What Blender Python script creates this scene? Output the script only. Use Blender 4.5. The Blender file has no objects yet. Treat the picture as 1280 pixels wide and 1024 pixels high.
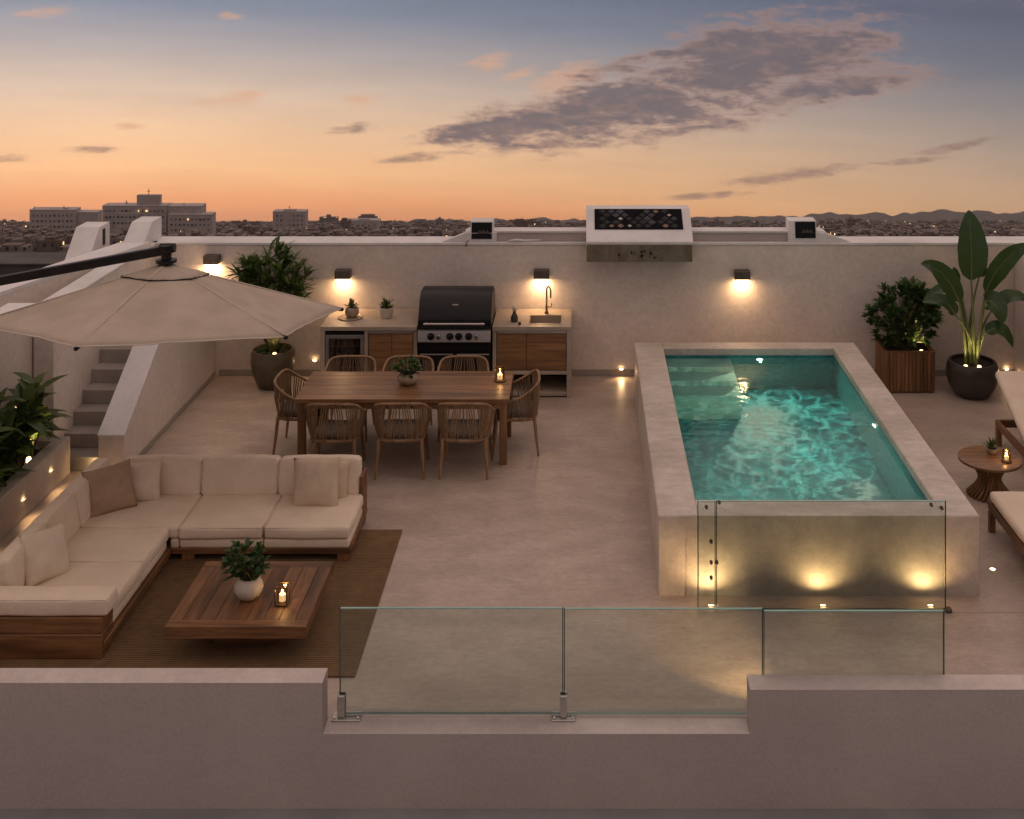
import bpy, bmesh, math, random
from mathutils import Vector, Matrix, noise
R = math.radians
C = bpy.context.scene.collection
E, F, CX, YH = 5.56, 1500.0, 730.0, -37.0
def fl(px, py, z=0.0):                     # photo pixel -> point at height z
    s = (py-YH)/(E-z); return Vector(((px-CX)/s, F/s, z))
def dp(px, py, Y):                         # photo pixel -> point at depth Y
    s = F/Y; return Vector(((px-CX)/s, Y, E-(py-YH)/s))

# ------------------------------------------------------------------ node helpers
class NT:
    def __init__(s, tree): s.t = tree; s.n = tree.nodes; s.l = tree.links
    def new(s, typ, **kw):
        n = s.n.new(typ)
        for k, v in kw.items(): setattr(n, k, v)
        return n
    def put(s, sock, v):
        if v is None: return
        if isinstance(v, bpy.types.NodeSocket): s.l.new(v, sock)
        elif isinstance(v, (tuple, list)) and len(v) == 3 and sock.type == 'RGBA': sock.default_value = (*v, 1)
        else: sock.default_value = v
    def math(s, op, a, b=None, c=None, clamp=False):
        n = s.new('ShaderNodeMath', operation=op, use_clamp=clamp)
        for i, v in enumerate((a, b, c)): s.put(n.inputs[i], v)
        return n.outputs[0]
    def mix(s, f, a, b, blend='MIX'):
        n = s.new('ShaderNodeMix', data_type='RGBA', blend_type=blend)
        s.put(n.inputs[0], f); s.put(n.inputs[6], a); s.put(n.inputs[7], b); return n.outputs[2]
    def ramp(s, f, stops, interp='LINEAR'):
        n = s.new('ShaderNodeValToRGB'); cr = n.color_ramp; cr.interpolation = interp
        while len(cr.elements) < len(stops): cr.elements.new(0.5)
        for e, (p, c) in zip(cr.elements, stops):
            e.position = p; e.color = (c, c, c, 1) if not isinstance(c, (tuple, list)) else (*c, 1)
        s.put(n.inputs[0], f); return n.outputs[0]
    def step(s, v, a, b):
        n = s.new('ShaderNodeMapRange', interpolation_type='SMOOTHSTEP')
        s.put(n.inputs[0], v); n.inputs[1].default_value = a; n.inputs[2].default_value = b; return n.outputs[0]
    def noise(s, vec, scale, detail=4, rough=.55, dist=0, typ='3D'):
        n = s.new('ShaderNodeTexNoise', noise_dimensions=typ)
        s.put(n.inputs['Vector'], vec); n.inputs['Scale'].default_value = scale
        n.inputs['Detail'].default_value = detail; n.inputs['Roughness'].default_value = rough; n.inputs['Distortion'].default_value = dist
        return n.outputs[0]
    def map(s, vec, scale=(1,1,1), loc=(0,0,0), rot=(0,0,0)):
        n = s.new('ShaderNodeMapping'); s.put(n.inputs[0], vec)
        n.inputs['Scale'].default_value = scale; n.inputs['Location'].default_value = loc; n.inputs['Rotation'].default_value = rot
        return n.outputs[0]
def srgb(r, g, b):
    f = lambda c: c/12.92 if c <= .04045 else ((c+.055)/1.055)**2.4
    return (f(r/255), f(g/255), f(b/255))

def base_mat(name):
    m = bpy.data.materials.new(name); m.use_nodes = True
    t = NT(m.node_tree); p = t.n['Principled BSDF']; return m, t, p
def surf(name, c1, c2, scale=(1,1,1), ns=4.0, rough=.6, bump=.15, bs=60.0, metal=0.0, island=0.0, objr=0.0, detail=6,
         c3=None, lo=.32, hi=.68, rvar=.12, spec=.5, coat=0.0, bdist=.004, streak=None, fine=0.0, fs=24):
    m, t, p = base_mat(name)
    tc = t.new('ShaderNodeTexCoord').outputs['Object']
    if objr or island:
        src = t.new('ShaderNodeNewGeometry').outputs['Random Per Island'] if island else t.new('ShaderNodeObjectInfo').outputs['Random']
        off = t.new('ShaderNodeVectorMath', operation='SCALE'); off.inputs[0].default_value = (7.3, 5.1, 3.7); t.l.new(src, off.inputs['Scale'])
        ad = t.new('ShaderNodeVectorMath', operation='ADD'); t.l.new(tc, ad.inputs[0]); t.l.new(off.outputs[0], ad.inputs[1]); tc2 = ad.outputs[0]
    else: src = None; tc2 = tc
    v = t.map(tc2, scale)
    n1 = t.noise(v, ns, detail, .6)
    f = t.step(n1, lo, hi)
    col = t.mix(f, c1, c2)
    if c3 is not None:
        n2 = t.noise(t.map(tc2, scale), ns*.27, 3, .5)
        col = t.mix(t.step(n2, .45, .75), col, c3)
    if streak:
        n4 = t.noise(t.map(tc2, streak[0]), streak[1], 5, .6)
        k = t.ramp(n4, [(.3, 1-streak[2]), (.7, 1+streak[2])])
        col = t.mix(1.0, col, k, 'MULTIPLY')
    if fine:
        n5 = t.math('MULTIPLY_ADD', t.noise(t.map(tc2, scale), fs*4.5, 4, .7), .5, t.math('MULTIPLY', t.noise(t.map(tc2, scale), fs, 5, .65), .5))
        col = t.mix(1.0, col, t.ramp(n5, [(.36, 1-fine), (.64, 1+fine)]), 'MULTIPLY')
    if src is not None:
        a = max(island, objr)
        k = t.math('MULTIPLY_ADD', src, 2*a, 1-a)
        cb = t.new('ShaderNodeCombineColor'); [t.l.new(k, cb.inputs[i]) for i in range(3)]
        col = t.mix(1.0, col, cb.outputs[0], 'MULTIPLY')
    t.l.new(col, p.inputs['Base Color'])
    t.put(p.inputs['Roughness'], t.math('MULTIPLY_ADD', n1, rvar, rough-rvar*.5))
    p.inputs['Metallic'].default_value = metal; p.inputs['Specular IOR Level'].default_value = spec
    p.inputs['Coat Weight'].default_value = coat
    if bump:
        n3 = t.noise(t.map(tc2, scale), bs, 4, .6)
        b = t.new('ShaderNodeBump'); b.inputs['Strength'].default_value = bump; b.inputs['Distance'].default_value = bdist
        t.l.new(n3, b.inputs['Height']); t.l.new(b.outputs[0], p.inputs['Normal'])
    return m
def wood(name, c1, c2, axis='X', island=.18, objr=0, rough=.5, fine=1.0):
    sc = {'X': (1.2, 14, 14), 'Y': (14, 1.2, 14), 'Z': (14, 14, 1.2)}[axis]
    return surf(name, c1, c2, sc, 2.2*fine, rough, .25, 7*fine, island=island, objr=objr, lo=.3, hi=.7, bdist=.003, c3=tuple(c*.6 for c in c1))
def emit(name, col, s):
    m, t, p = base_mat(name); p.inputs['Base Color'].default_value = (*col, 1)
    p.inputs['Emission Color'].default_value = (*col, 1); p.inputs['Emission Strength'].default_value = s; return m
def thin_glass(name, tint, refl=.06):
    m, t, p = base_mat(name); t.n.remove(p)
    out = t.n['Material Output']
    tr = t.new('ShaderNodeBsdfTransparent'); tr.inputs[0].default_value = (*tint, 1)
    gl = t.new('ShaderNodeBsdfGlossy'); gl.inputs['Roughness'].default_value = .02; gl.inputs[0].default_value = (1, 1, 1, 1)
    fr = t.new('ShaderNodeFresnel'); fr.inputs['IOR'].default_value = 1.5
    mx = t.new('ShaderNodeMixShader'); t.l.new(fr.outputs[0], mx.inputs[0]); t.l.new(tr.outputs[0], mx.inputs[1]); t.l.new(gl.outputs[0], mx.inputs[2])
    t.l.new(mx.outputs[0], out.inputs[0]); return m
def leafmat(name, c1, c2, trans=.3, rough=.4, veins=False):
    m, t, p = base_mat(name)
    g = t.new('ShaderNodeNewGeometry'); tc = t.new('ShaderNodeTexCoord').outputs['Object']
    n1 = t.noise(tc, 6, 4, .6)
    f = t.math('ADD', t.math('MULTIPLY', g.outputs['Random Per Island'], .7), t.math('MULTIPLY', n1, .4), clamp=True)
    col = t.mix(f, c1, c2); t.l.new(col, p.inputs['Base Color']); p.inputs['Roughness'].default_value = rough
    tl = t.new('ShaderNodeBsdfTranslucent'); t.l.new(t.mix(1, col, (1.5, 1.6, .7), 'MULTIPLY'), tl.inputs[0])
    b = t.new('ShaderNodeBump'); b.inputs['Strength'].default_value = .25; b.inputs['Distance'].default_value = .004
    t.l.new(t.noise(tc, 70, 3), b.inputs['Height']); t.l.new(b.outputs[0], p.inputs['Normal'])
    mx = t.new('ShaderNodeMixShader'); mx.inputs[0].default_value = trans
    t.l.new(p.outputs[0], mx.inputs[1]); t.l.new(tl.outputs[0], mx.inputs[2]); t.l.new(mx.outputs[0], t.n['Material Output'].inputs[0])
    return m

# ------------------------------------------------------------------ materials
M = {}
M['floor'] = surf('floor_microcement', (.39,.312,.26), (.485,.395,.337), (1,1.7,1), 2.2, .42, .3, 45, c3=(.35,.275,.225), rvar=.25, streak=((3,8,1),3,.06), bdist=.003, fine=.17, fs=14)
M['wall'] = surf('wall_plaster', (.66,.58,.515), (.73,.65,.585), (1,1,1), 1.5, .8, .35, 30, c3=(.62,.545,.48), rvar=.1, streak=((1.5,1.5,2.5),5,.04), fine=.11, fs=16)
M['cap'] = surf('wall_capping', (.66,.64,.63), (.76,.74,.73), (1,1,1), 2.5, .55, .15, 40, c3=(.6,.58,.57), fine=.07)
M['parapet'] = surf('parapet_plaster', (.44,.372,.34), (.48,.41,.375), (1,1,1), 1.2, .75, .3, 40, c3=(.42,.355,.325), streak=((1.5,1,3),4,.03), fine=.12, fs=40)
M['step'] = surf('step_stone', (.34,.31,.28), (.44,.405,.365), (1,1,1), 2.0, .6, .2, 50, c3=(.25,.23,.21), fine=.12)
M['poolstone'] = surf('pool_stone', (.48,.42,.37), (.60,.535,.475), (1,1.6,1), 2.0, .5, .22, 45, c3=(.40,.35,.29), streak=((2,5,2),2.5,.10), fine=.15, fs=12)
M['planter'] = surf('planter_concrete', (.42,.36,.31), (.50,.44,.38), (1,1,1), 2.5, .75, .3, 45)
M['skirt'] = surf('skirting', (.30,.265,.23), (.36,.32,.28), (1,1,1), 3, .6, .1)
M['dark_roof'] = surf('dark_roof', (.055,.05,.05), (.10,.09,.09), (1,1,1), .3, .9, .1)
M['ledge'] = surf('ledge_grey', (.20,.20,.21), (.26,.26,.27), (1,1,1), 2, .8, .2)
M['teak'] = wood('teak', (.115,.050,.018), (.235,.112,.044), 'X')
M['teak_y'] = wood('teak_lengthwise', (.115,.050,.018), (.235,.112,.044), 'Y')
M['teak_z'] = wood('teak_upright', (.125,.058,.021), (.245,.122,.050), 'Z')
M['table_wood'] = wood('table_wood', (.15,.072,.029), (.275,.142,.064), 'X', island=.20, rough=.36)
M['table_leg'] = wood('table_leg_wood', (.15,.070,.029), (.26,.132,.058), 'Z', island=0, objr=.1)
M['cabinet'] = wood('cabinet_wood', (.18,.088,.033), (.30,.155,.062), 'X', island=.1, fine=.8)
M['chair_wood'] = wood('chair_wood', (.20,.11,.052), (.31,.18,.09), 'Z', island=.05, objr=.12)
M['rope'] = surf('rope', (.19,.115,.06), (.27,.17,.09), (1,1,1), 40, .8, .4, 250, island=.2, bdist=.003)
M['sofa'] = surf('sofa_linen', (.72,.60,.475), (.79,.67,.54), (1,1,1), 3, .9, .45, 320, c3=(.67,.555,.435), spec=.2, bdist=.0025, fine=.09, fs=60)
M['pillow_brown'] = surf('pillow_brown_linen', (.36,.25,.165), (.44,.315,.215), (1,1,1), 6, .95, .6, 260, spec=.15)
M['pillow_beige'] = surf('pillow_beige_linen', (.58,.455,.335), (.66,.53,.40), (1,1,1), 6, .95, .6, 260, spec=.15)
M['pillow_cream'] = surf('pillow_cream_linen', (.66,.55,.43), (.74,.62,.50), (1,1,1), 6, .95, .6, 260, spec=.15)
M['chair_cushion'] = surf('chair_cushion', (.10,.078,.058), (.14,.11,.083), (1,1,1), 6, .95, .5, 300, spec=.2)
M['rug'] = None
M['black'] = surf('black_metal', (.012,.012,.013), (.02,.02,.022), (1,1,1), 8, .4, .05, 80, metal=.6)
M['blackgloss'] = surf('black_enamel', (.010,.010,.011), (.014,.014,.015), (1,1,1), 5, .34, 0, metal=.0, spec=.3)
M['bronze'] = surf('lamp_bronze', (.075,.062,.052), (.11,.09,.075), (1,1,1), 10, .5, .05, metal=.2)
M['steel'] = surf('brushed_steel', (.46,.43,.40), (.56,.53,.50), (1,30,30), 6, .36, .1, 20, metal=.75)
M['chrome'] = surf('chrome', (.6,.6,.6), (.65,.65,.65), (1,1,1), 3, .12, 0, metal=1.0)
M['worktop'] = surf('worktop_stone', (.36,.29,.225), (.45,.375,.295), (1,1,1), 3, .5, .15, 60, c3=(.31,.25,.195), fine=.12)
M['pot_olive'] = surf('pot_olive_glaze', (.075,.06,.036), (.125,.10,.06), (1,1,1), 5, .42, .3, 30, c3=(.05,.04,.024))
M['pot_dark'] = surf('pot_dark_glaze', (.03,.026,.022), (.055,.046,.038), (1,1,1), 6, .33, .25, 30)
M['ceramic'] = surf('ceramic_cream', (.50,.44,.37), (.60,.54,.46), (1,1,1), 8, .35, .15, 40)
M['ceramic_brown'] = surf('ceramic_brown', (.26,.19,.13), (.36,.27,.19), (1,1,1), 8, .35, .2, 40)
M['soil'] = surf('soil', (.015,.011,.008), (.035,.025,.018), (1,1,1), 40, .95, .8, 90, bdist=.02)
M['dark_glass'] = surf('dark_glass', (.006,.006,.007), (.008,.008,.009), (1,1,1), 3, .2, 0, spec=.2)
M['green_edge'] = surf('glass_edge', (.010,.045,.035), (.016,.065,.05), (1,1,1), 3, .15, 0)
M['edge_bright'] = surf('glass_polished_edge', (.24,.42,.37), (.32,.5,.45), (1,1,1), 3, .12, 0)
M['glass'] = thin_glass('clear_glass', (.90,.945,.925))
M['candle_glass'] = thin_glass('lantern_glass', (.95,.9,.82))
M['wax'] = emit('candle_wax', (1.0,.62,.28), .8)
M['flame'] = emit('flame', (1.0,.62,.22), 30)
M['lens'] = emit('lamp_lens', (1.0,.70,.36), 9)
M['garden_lens'] = emit('garden_lens', (1.0,.66,.28), 5)
M['lens_pool'] = emit('pool_lens', (1.0,.95,.72), 6)
M['brass'] = surf('aged_brass', (.14,.085,.035), (.2,.13,.06), (1,1,1), 12, .35, .1, metal=.9)
M['silver_dark'] = surf('panel_black', (.006,.006,.007), (.010,.010,.011), (1,1,1), 5, .85, .05, spec=.08)
M['leaf_dark'] = leafmat('leaf_dark', (.020,.058,.016), (.075,.135,.038))
M['leaf_mid'] = leafmat('leaf_mid', (.026,.062,.015), (.11,.155,.042))
M['leaf_yellow'] = leafmat('leaf_olive', (.06,.095,.022), (.15,.19,.06))
M['leaf_broad'] = leafmat('leaf_broad', (.014,.045,.012), (.055,.105,.028), trans=.2, rough=.36)
M['leaf_pale'] = leafmat('leaf_succulent', (.09,.10,.055), (.17,.17,.10), trans=.1)
M['stem'] = surf('stem', (.05,.055,.02), (.09,.09,.035), (1,1,1), 10, .6, .2)
M['stalk'] = surf('stalk', (.10,.13,.045), (.16,.19,.07), (10,10,1), 3, .45, .2)
M['bark'] = surf('bark', (.04,.028,.018), (.07,.05,.035), (1,1,1), 10, .9, .4)
def rug_mat():
    m, t, p = base_mat('jute_weave')
    tc = t.new('ShaderNodeTexCoord').outputs['Object']
    w1 = t.new('ShaderNodeTexWave', bands_direction='Y'); w1.inputs['Scale'].default_value = 11; w1.inputs['Distortion'].default_value = 1.2; w1.inputs['Detail'].default_value = 3; w1.inputs['Detail Scale'].default_value = 6
    w2 = t.new('ShaderNodeTexWave', bands_direction='X'); w2.inputs['Scale'].default_value = 26; w2.inputs['Distortion'].default_value = 1.0; w2.inputs['Detail'].default_value = 2
    t.l.new(tc, w1.inputs[0]); t.l.new(tc, w2.inputs[0])
    n = t.noise(tc, 9, 6, .7)
    f = t.math('ADD', t.math('MULTIPLY', w1.outputs['Fac'], .45), t.math('MULTIPLY', n, .7), clamp=True)
    f = t.math('MULTIPLY', f, t.math('MULTIPLY_ADD', t.noise(tc, 1.3, 5, .65), 1.1, .42))
    col = t.mix(f, (.06,.036,.018), (.29,.185,.10))
    t.l.new(col, p.inputs['Base Color']); p.inputs['Roughness'].default_value = .95; p.inputs['Specular IOR Level'].default_value = .1
    b = t.new('ShaderNodeBump'); b.inputs['Strength'].default_value = .8; b.inputs['Distance'].default_value = .006
    t.l.new(t.math('ADD', w1.outputs['Fac'], t.math('MULTIPLY', w2.outputs['Fac'], .6)), b.inputs['Height']); t.l.new(b.outputs[0], p.inputs['Normal'])
    return m
M['rug'] = rug_mat()
def canopy_mat():
    m, t, p = base_mat('canopy_fabric')
    tc = t.new('ShaderNodeTexCoord').outputs['Object']
    col = t.mix(t.step(t.noise(tc, 3, 5), .3, .7), (.55,.46,.37), (.64,.545,.45))
    t.l.new(col, p.inputs['Base Color']); p.inputs['Roughness'].default_value = .85; p.inputs['Specular IOR Level'].default_value = .2
    b = t.new('ShaderNodeBump'); b.inputs['Strength'].default_value = .3; b.inputs['Distance'].default_value = .003
    t.l.new(t.noise(tc, 260, 3), b.inputs['Height']); t.l.new(b.outputs[0], p.inputs['Normal'])
    tl = t.new('ShaderNodeBsdfTranslucent'); t.l.new(col, tl.inputs[0])
    mx = t.new('ShaderNodeMixShader'); mx.inputs[0].default_value = .25
    t.l.new(p.outputs[0], mx.inputs[1]); t.l.new(tl.outputs[0], mx.inputs[2]); t.l.new(mx.outputs[0], t.n['Material Output'].inputs[0])
    return m
M['canopy'] = canopy_mat()
M['seam'] = surf('canopy_seam', (.60,.53,.45), (.66,.59,.50), (1,1,1), 9, .85, .1)
def tile_mat():
    m, t, p = base_mat('pool_tile')
    tc = t.new('ShaderNodeTexCoord').outputs['Object']
    v = t.new('ShaderNodeTexVoronoi', feature='F1', distance='CHEBYCHEV'); v.inputs['Scale'].default_value = 18; v.inputs['Randomness'].default_value = .25
    t.l.new(tc, v.inputs['Vector'])
    g = t.new('ShaderNodeSeparateColor'); t.l.new(v.outputs['Color'], g.inputs[0])
    n = t.noise(tc, 1.6, 4)
    f = t.math('ADD', t.math('MULTIPLY', g.outputs[0], .75), t.math('MULTIPLY', n, .4), clamp=True)
    col = t.mix(f, (.004,.088,.112), (.032,.215,.24))
    t.l.new(col, p.inputs['Base Color']); p.inputs['Roughness'].default_value = .35
    return m
M['tile'] = tile_mat()
M['tread'] = surf('pool_step_tile', (.16,.36,.34), (.24,.45,.42), (1,1,1), 4, .4, .1)
def water_mat():
    m, t, p = base_mat('pool_water'); t.n.remove(p)
    gl = t.new('ShaderNodeBsdfGlass'); gl.inputs['IOR'].default_value = 1.33; gl.inputs['Roughness'].default_value = .0
    gl.inputs[0].default_value = (.80,.96,.93,1)
    tc = t.new('ShaderNodeTexCoord').outputs['Object']
    n1 = t.noise(t.map(tc, (1.0, 1.8, 1)), 2.6, 2, .45, .8)
    n2 = t.noise(t.map(tc, (1.0, 1.7, 1)), 8, 2, .5, .8)
    sp = t.new('ShaderNodeSeparateXYZ'); t.l.new(tc, sp.inputs[0])
    calm = t.math('MULTIPLY_ADD', t.step(sp.outputs[1], 15.2, 13.9), .85, .15)
    h = t.math('MULTIPLY', t.math('ADD', n1, t.math('MULTIPLY', n2, .30)), calm)
    b = t.new('ShaderNodeBump'); b.inputs['Strength'].default_value = .8; b.inputs['Distance'].default_value = .009
    t.l.new(h, b.inputs['Height']); t.l.new(b.outputs[0], gl.inputs['Normal'])
    t.l.new(gl.outputs[0], t.n['Material Output'].inputs[0]); return m
M['water'] = water_mat()

# ------------------------------------------------------------------ geometry helpers
class MB:
    def __init__(s): s.bm = bmesh.new()
    def box(s, x0, x1, y0, y1, z0, z1, c=0.0, m=None, seg=1):
        vs = [s.bm.verts.new(Vector(p) if m is None else m @ Vector(p)) for p in
              ((x0,y0,z0),(x1,y0,z0),(x1,y1,z0),(x0,y1,z0),(x0,y0,z1),(x1,y0,z1),(x1,y1,z1),(x0,y1,z1))]
        fs = [s.bm.faces.new([vs[i] for i in q]) for q in ((3,2,1,0),(4,5,6,7),(0,1,5,4),(1,2,6,5),(2,3,7,6),(3,0,4,7))]
        if c > 0:
            es = list({e for f in fs for e in f.edges})
            bmesh.ops.bevel(s.bm, geom=es, offset=c, segments=seg, profile=.5, affect='EDGES')
        return s
    def tube(s, pts, rad, n=8, cap=True, flat=1.0):
        pts = [Vector(p) for p in pts]; k = len(pts)
        if not isinstance(rad, (list, tuple)): rad = [rad]*k
        rings = []; nrm = None
        for i, p in enumerate(pts):
            t = (pts[min(i+1, k-1)]-pts[max(i-1, 0)]).normalized()
            if nrm is None:
                a = Vector((0,0,1)) if abs(t.z) < .9 else Vector((1,0,0))
                nrm = (a - t*a.dot(t)).normalized()
            else: nrm = (nrm - t*nrm.dot(t)).normalized()
            bn = t.cross(nrm)
            rings.append([s.bm.verts.new(p + (nrm*math.cos(2*math.pi*j/n)*flat + bn*math.sin(2*math.pi*j/n))*rad[i]) for j in range(n)])
        for i in range(k-1):
            for j in range(n):
                s.bm.faces.new((rings[i][j], rings[i][(j+1)%n], rings[i+1][(j+1)%n], rings[i+1][j]))
        if cap:
            s.bm.faces.new(rings[0][::-1]); s.bm.faces.new(rings[-1])
        return s
    def lathe(s, prof, n=32, c=(0,0,0), sq=None):
        rings = []
        for r, z in prof:
            if r < 1e-5: rings.append([s.bm.verts.new((c[0], c[1], c[2]+z))])
            else: rings.append([s.bm.verts.new((c[0]+r*math.cos(2*math.pi*j/n), c[1]+r*math.sin(2*math.pi*j/n), c[2]+z)) for j in range(n)])
        for a, b in zip(rings, rings[1:]):
            for j in range(n):
                q = [a[j%len(a)], a[(j+1)%len(a)], b[(j+1)%len(b)], b[j%len(b)]]
                u = []
                for v in q:
                    if v not in u: u.append(v)
                if len(u) > 2: s.bm.faces.new(u)
        return s
    def prism(s, poly, d0, d1, axis='X'):            # poly of 2D points, extruded along an axis
        def P(a, b, d): return {'X': (d, a, b), 'Y': (a, d, b), 'Z': (a, b, d)}[axis]
        A = [s.bm.verts.new(P(a, b, d0)) for a, b in poly]; B = [s.bm.verts.new(P(a, b, d1)) for a, b in poly]
        k = len(poly)
        s.bm.faces.new(A); s.bm.faces.new(B[::-1])
        for i in range(k): s.bm.faces.new((A[i], B[i], B[(i+1)%k], A[(i+1)%k]))
        return s
    def quad(s, *p):
        s.bm.faces.new([s.bm.verts.new(q) for q in p]); return s
    def cushion(s, x0, x1, y0, y1, z0, z1, r=.04, puff=.02, wr=.006, n=7, m=None, seed=0.0):
        c = Vector(((x0+x1)/2, (y0+y1)/2, (z0+z1)/2)); h = Vector(((x1-x0)/2, (y1-y0)/2, (z1-z0)/2))
        r = min(r, *[v*.95 for v in h])
        def ts(i):
            rho = r/h[i]; a = 1-rho
            edge = [1-rho*(1-math.cos(k*math.pi/6))*0 - rho*k/4 for k in range(0, 4)]
            k = max(2, min(14, int(2*h[i]*a/.07)))
            mid = [-a+2*a*j/k for j in range(k+1)]
            return sorted(set([round(v, 6) for v in [-e for e in edge]+mid+edge]))
        T = [ts(0), ts(1), ts(2)]; cache = {}
        def vert(p):
            key = tuple(round(v, 5) for v in p)
            if key in cache: return cache[key]
            P = Vector((p[0]*h.x, p[1]*h.y, p[2]*h.z))
            q = Vector([max(-(h[i]-r), min(h[i]-r, P[i])) for i in range(3)])
            d = P-q; nn = d.normalized(); pos = q + nn*r
            for i in range(3):
                o = [j for j in range(3) if j != i]
                w = max(0, 1-p[o[0]]**2)*max(0, 1-p[o[1]]**2)
                pos[i] += nn[i]*puff*w*(1.0 if i == 2 else .6)
            w = pos + c
            nz = noise.noise(Vector((w.x*3.5+seed, w.y*3.5, w.z*3.5)))*wr + noise.noise(Vector((w.x*9+seed, w.y*9, w.z*9+3)))*wr*.5
            w = w + nn*nz
            v = s.bm.verts.new(w if m is None else m @ w); cache[key] = v; return v
        for ax in range(3):
            a, b = [j for j in range(3) if j != ax]
            for sg in (-1, 1):
                for i in range(len(T[a])-1):
                    for j in range(len(T[b])-1):
                        q = []
                        for (u, v) in ((i, j), (i+1, j), (i+1, j+1), (i, j+1)):
                            p = [0, 0, 0]; p[ax] = sg; p[a] = T[a][u]; p[b] = T[b][v]; q.append(vert(p))
                        if (sg > 0) == (ax == 1): q = q[::-1]
                        try: s.bm.faces.new(q)
                        except ValueError: pass
        return s
    def pillow(s, w, hgt, t, m, seed=0.0, n=16):
        V = {}
        for sd in (1, -1):
            for i in range(n+1):
                for j in range(n+1):
                    u = -1+2*i/n; v = -1+2*j/n; edge = abs(u) == 1 or abs(v) == 1
                    if edge and sd == -1: V[(sd, i, j)] = V[(1, i, j)]; continue
                    x = u*w/2*(1-.07*(1-v*v)); y = v*hgt/2*(1-.07*(1-u*u))
                    z = 0 if edge else sd*t/2*max(0, (1-u*u)*(1-v*v))**.42
                    if not edge: z += .012*noise.noise(Vector((u*2.6+seed, v*2.6, sd*3)))*(1-u*u*v*v) + .006*noise.noise(Vector((u*7+seed, v*7, sd*3)))
                    V[(sd, i, j)] = s.bm.verts.new(m @ Vector((x, y, z)))
            for i in range(n):
                for j in range(n):
                    q = [V[(sd, i, j)], V[(sd, i+1, j)], V[(sd, i+1, j+1)], V[(sd, i, j+1)]]
                    s.bm.faces.new(q if sd == 1 else q[::-1])
        return s
    def leaf(s, p, d, up, L, W, droop=.3, fold=.25, n=4, tip=.9):
        d = Vector(d).normalized(); up = Vector(up); side = d.cross(up)
        if side.length < 1e-3: side = d.cross(Vector((1,0,0)))
        side.normalize(); upn = side.cross(d).normalized()
        prev = None
        for i in range(n+1):
            t = i/n
            mid = Vector(p) + d*(L*t) - Vector((0,0,1))*(droop*L*t*t)
            w = W*.5*(math.sin(math.pi*min(1, t**tip*.97+.03)))
            a = mid + side*w + upn*w*fold; b = mid - side*w + upn*w*fold
            row = [s.bm.verts.new(a), s.bm.verts.new(mid), s.bm.verts.new(b)]
            if prev:
                s.bm.faces.new((prev[0], row[0], row[1], prev[1])); s.bm.faces.new((prev[1], row[1], row[2], prev[2]))
            prev = row
        return s
    def done(s, name, mat, parent=None, smooth=False, angle=None, solid=0):
        me = bpy.data.meshes.new(name)
        bmesh.ops.recalc_face_normals(s.bm, faces=s.bm.faces) if not getattr(s, 'norecalc', False) else None
        s.bm.to_mesh(me); s.bm.free()
        me.materials.append(mat)
        o = bpy.data.objects.new(name, me); C.objects.link(o)
        if smooth:
            for p in me.polygons: p.use_smooth = True
            if angle:
                try: me.set_sharp_from_angle(angle=R(angle))
                except Exception: pass
        if solid:
            md = o.modifiers.new('thick', 'SOLIDIFY'); md.thickness = solid; md.offset = 0
        if parent: o.parent = parent
        return o
def boxes(name, mat, parent, lst, c=0.0):
    for q in lst:
        b = MB(); b.box(*q, c); b.done(name, mat, parent)
def tag(o, label=None, cat=None, group=None, kind=None):
    if label: o['label'] = label
    if cat: o['category'] = cat
    if group: o['group'] = group
    if kind: o['kind'] = kind
    return o
def thing(name, label, cat, loc=(0,0,0), rz=0.0, group=None):
    o = bpy.data.objects.new(name, None); C.objects.link(o); o.location = loc; o.rotation_euler = (0, 0, rz); o.empty_display_size = .1
    return tag(o, label, cat, group)
def dup(root, loc, rz, label, group=None):
    r = root.copy(); C.objects.link(r); r.location = loc; r.rotation_euler = (0, 0, rz); r['label'] = label
    if group: r['group'] = group
    for ch in list(root.children):
        c = ch.copy(); C.objects.link(c); c.parent = r
        for g in list(ch.children):
            d = g.copy(); C.objects.link(d); d.parent = c
    return r
def light(kind, name, parent, loc, power, col=(1,.62,.30), size=.03, aim=None, angle=120, blend=1.0):
    d = bpy.data.lights.new(name, kind); d.energy = power; d.color = col
    if kind == 'SPOT': d.spot_size = R(angle); d.spot_blend = blend; d.shadow_soft_size = size
    elif kind == 'AREA': d.size = size
    else: d.shadow_soft_size = size
    o = bpy.data.objects.new(name, d); C.objects.link(o); o.location = loc
    if aim is not None: o.rotation_euler = (Vector(aim)).to_track_quat('-Z', 'Y').to_euler()
    if parent: o.parent = parent
    return o
def struct(o): return tag(o, kind='structure')
rnd = random.Random(7)

# ------------------------------------------------------------------ setting: floor, walls
WY = 16.45                                  # face of the rear wall
b = MB()
xs = [-9, .72, 3.46, 8.5]; ys = [8.7, 10.72, 15.6, 17.2]
for i in range(3):
    for j in range(3):
        if i == 1 and j == 1: continue
        b.quad((xs[i],ys[j],0),(xs[i+1],ys[j],0),(xs[i+1],ys[j+1],0),(xs[i],ys[j+1],0))
struct(b.done('terrace_floor', M['floor']))
b = MB(); b.box(-10, 9, 4.0, 8.70, -12, -.415); b.box(-10, 9, 8.701, 17.4, -12, -1.2)
struct(b.done('lower_roof', M['ledge']))

# rear wall
t = thing('boundary_wall', 'long plastered wall with white capping behind the kitchen and the pool', 'wall')
b = MB(); b.box(-5.9, 6.3, WY, 16.8, -.5, 1.79); b.done('wall_body', M['wall'], t)
b = MB(); b.box(-5.92, 6.32, WY-.015, 16.83, 1.793, 1.83, .006); b.done('capping', M['cap'], t)
b = MB(); b.box(-5.0, 5.9, WY-.014, WY-.001, 0.003, .09); b.done('skirting', M['skirt'], t)
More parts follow.
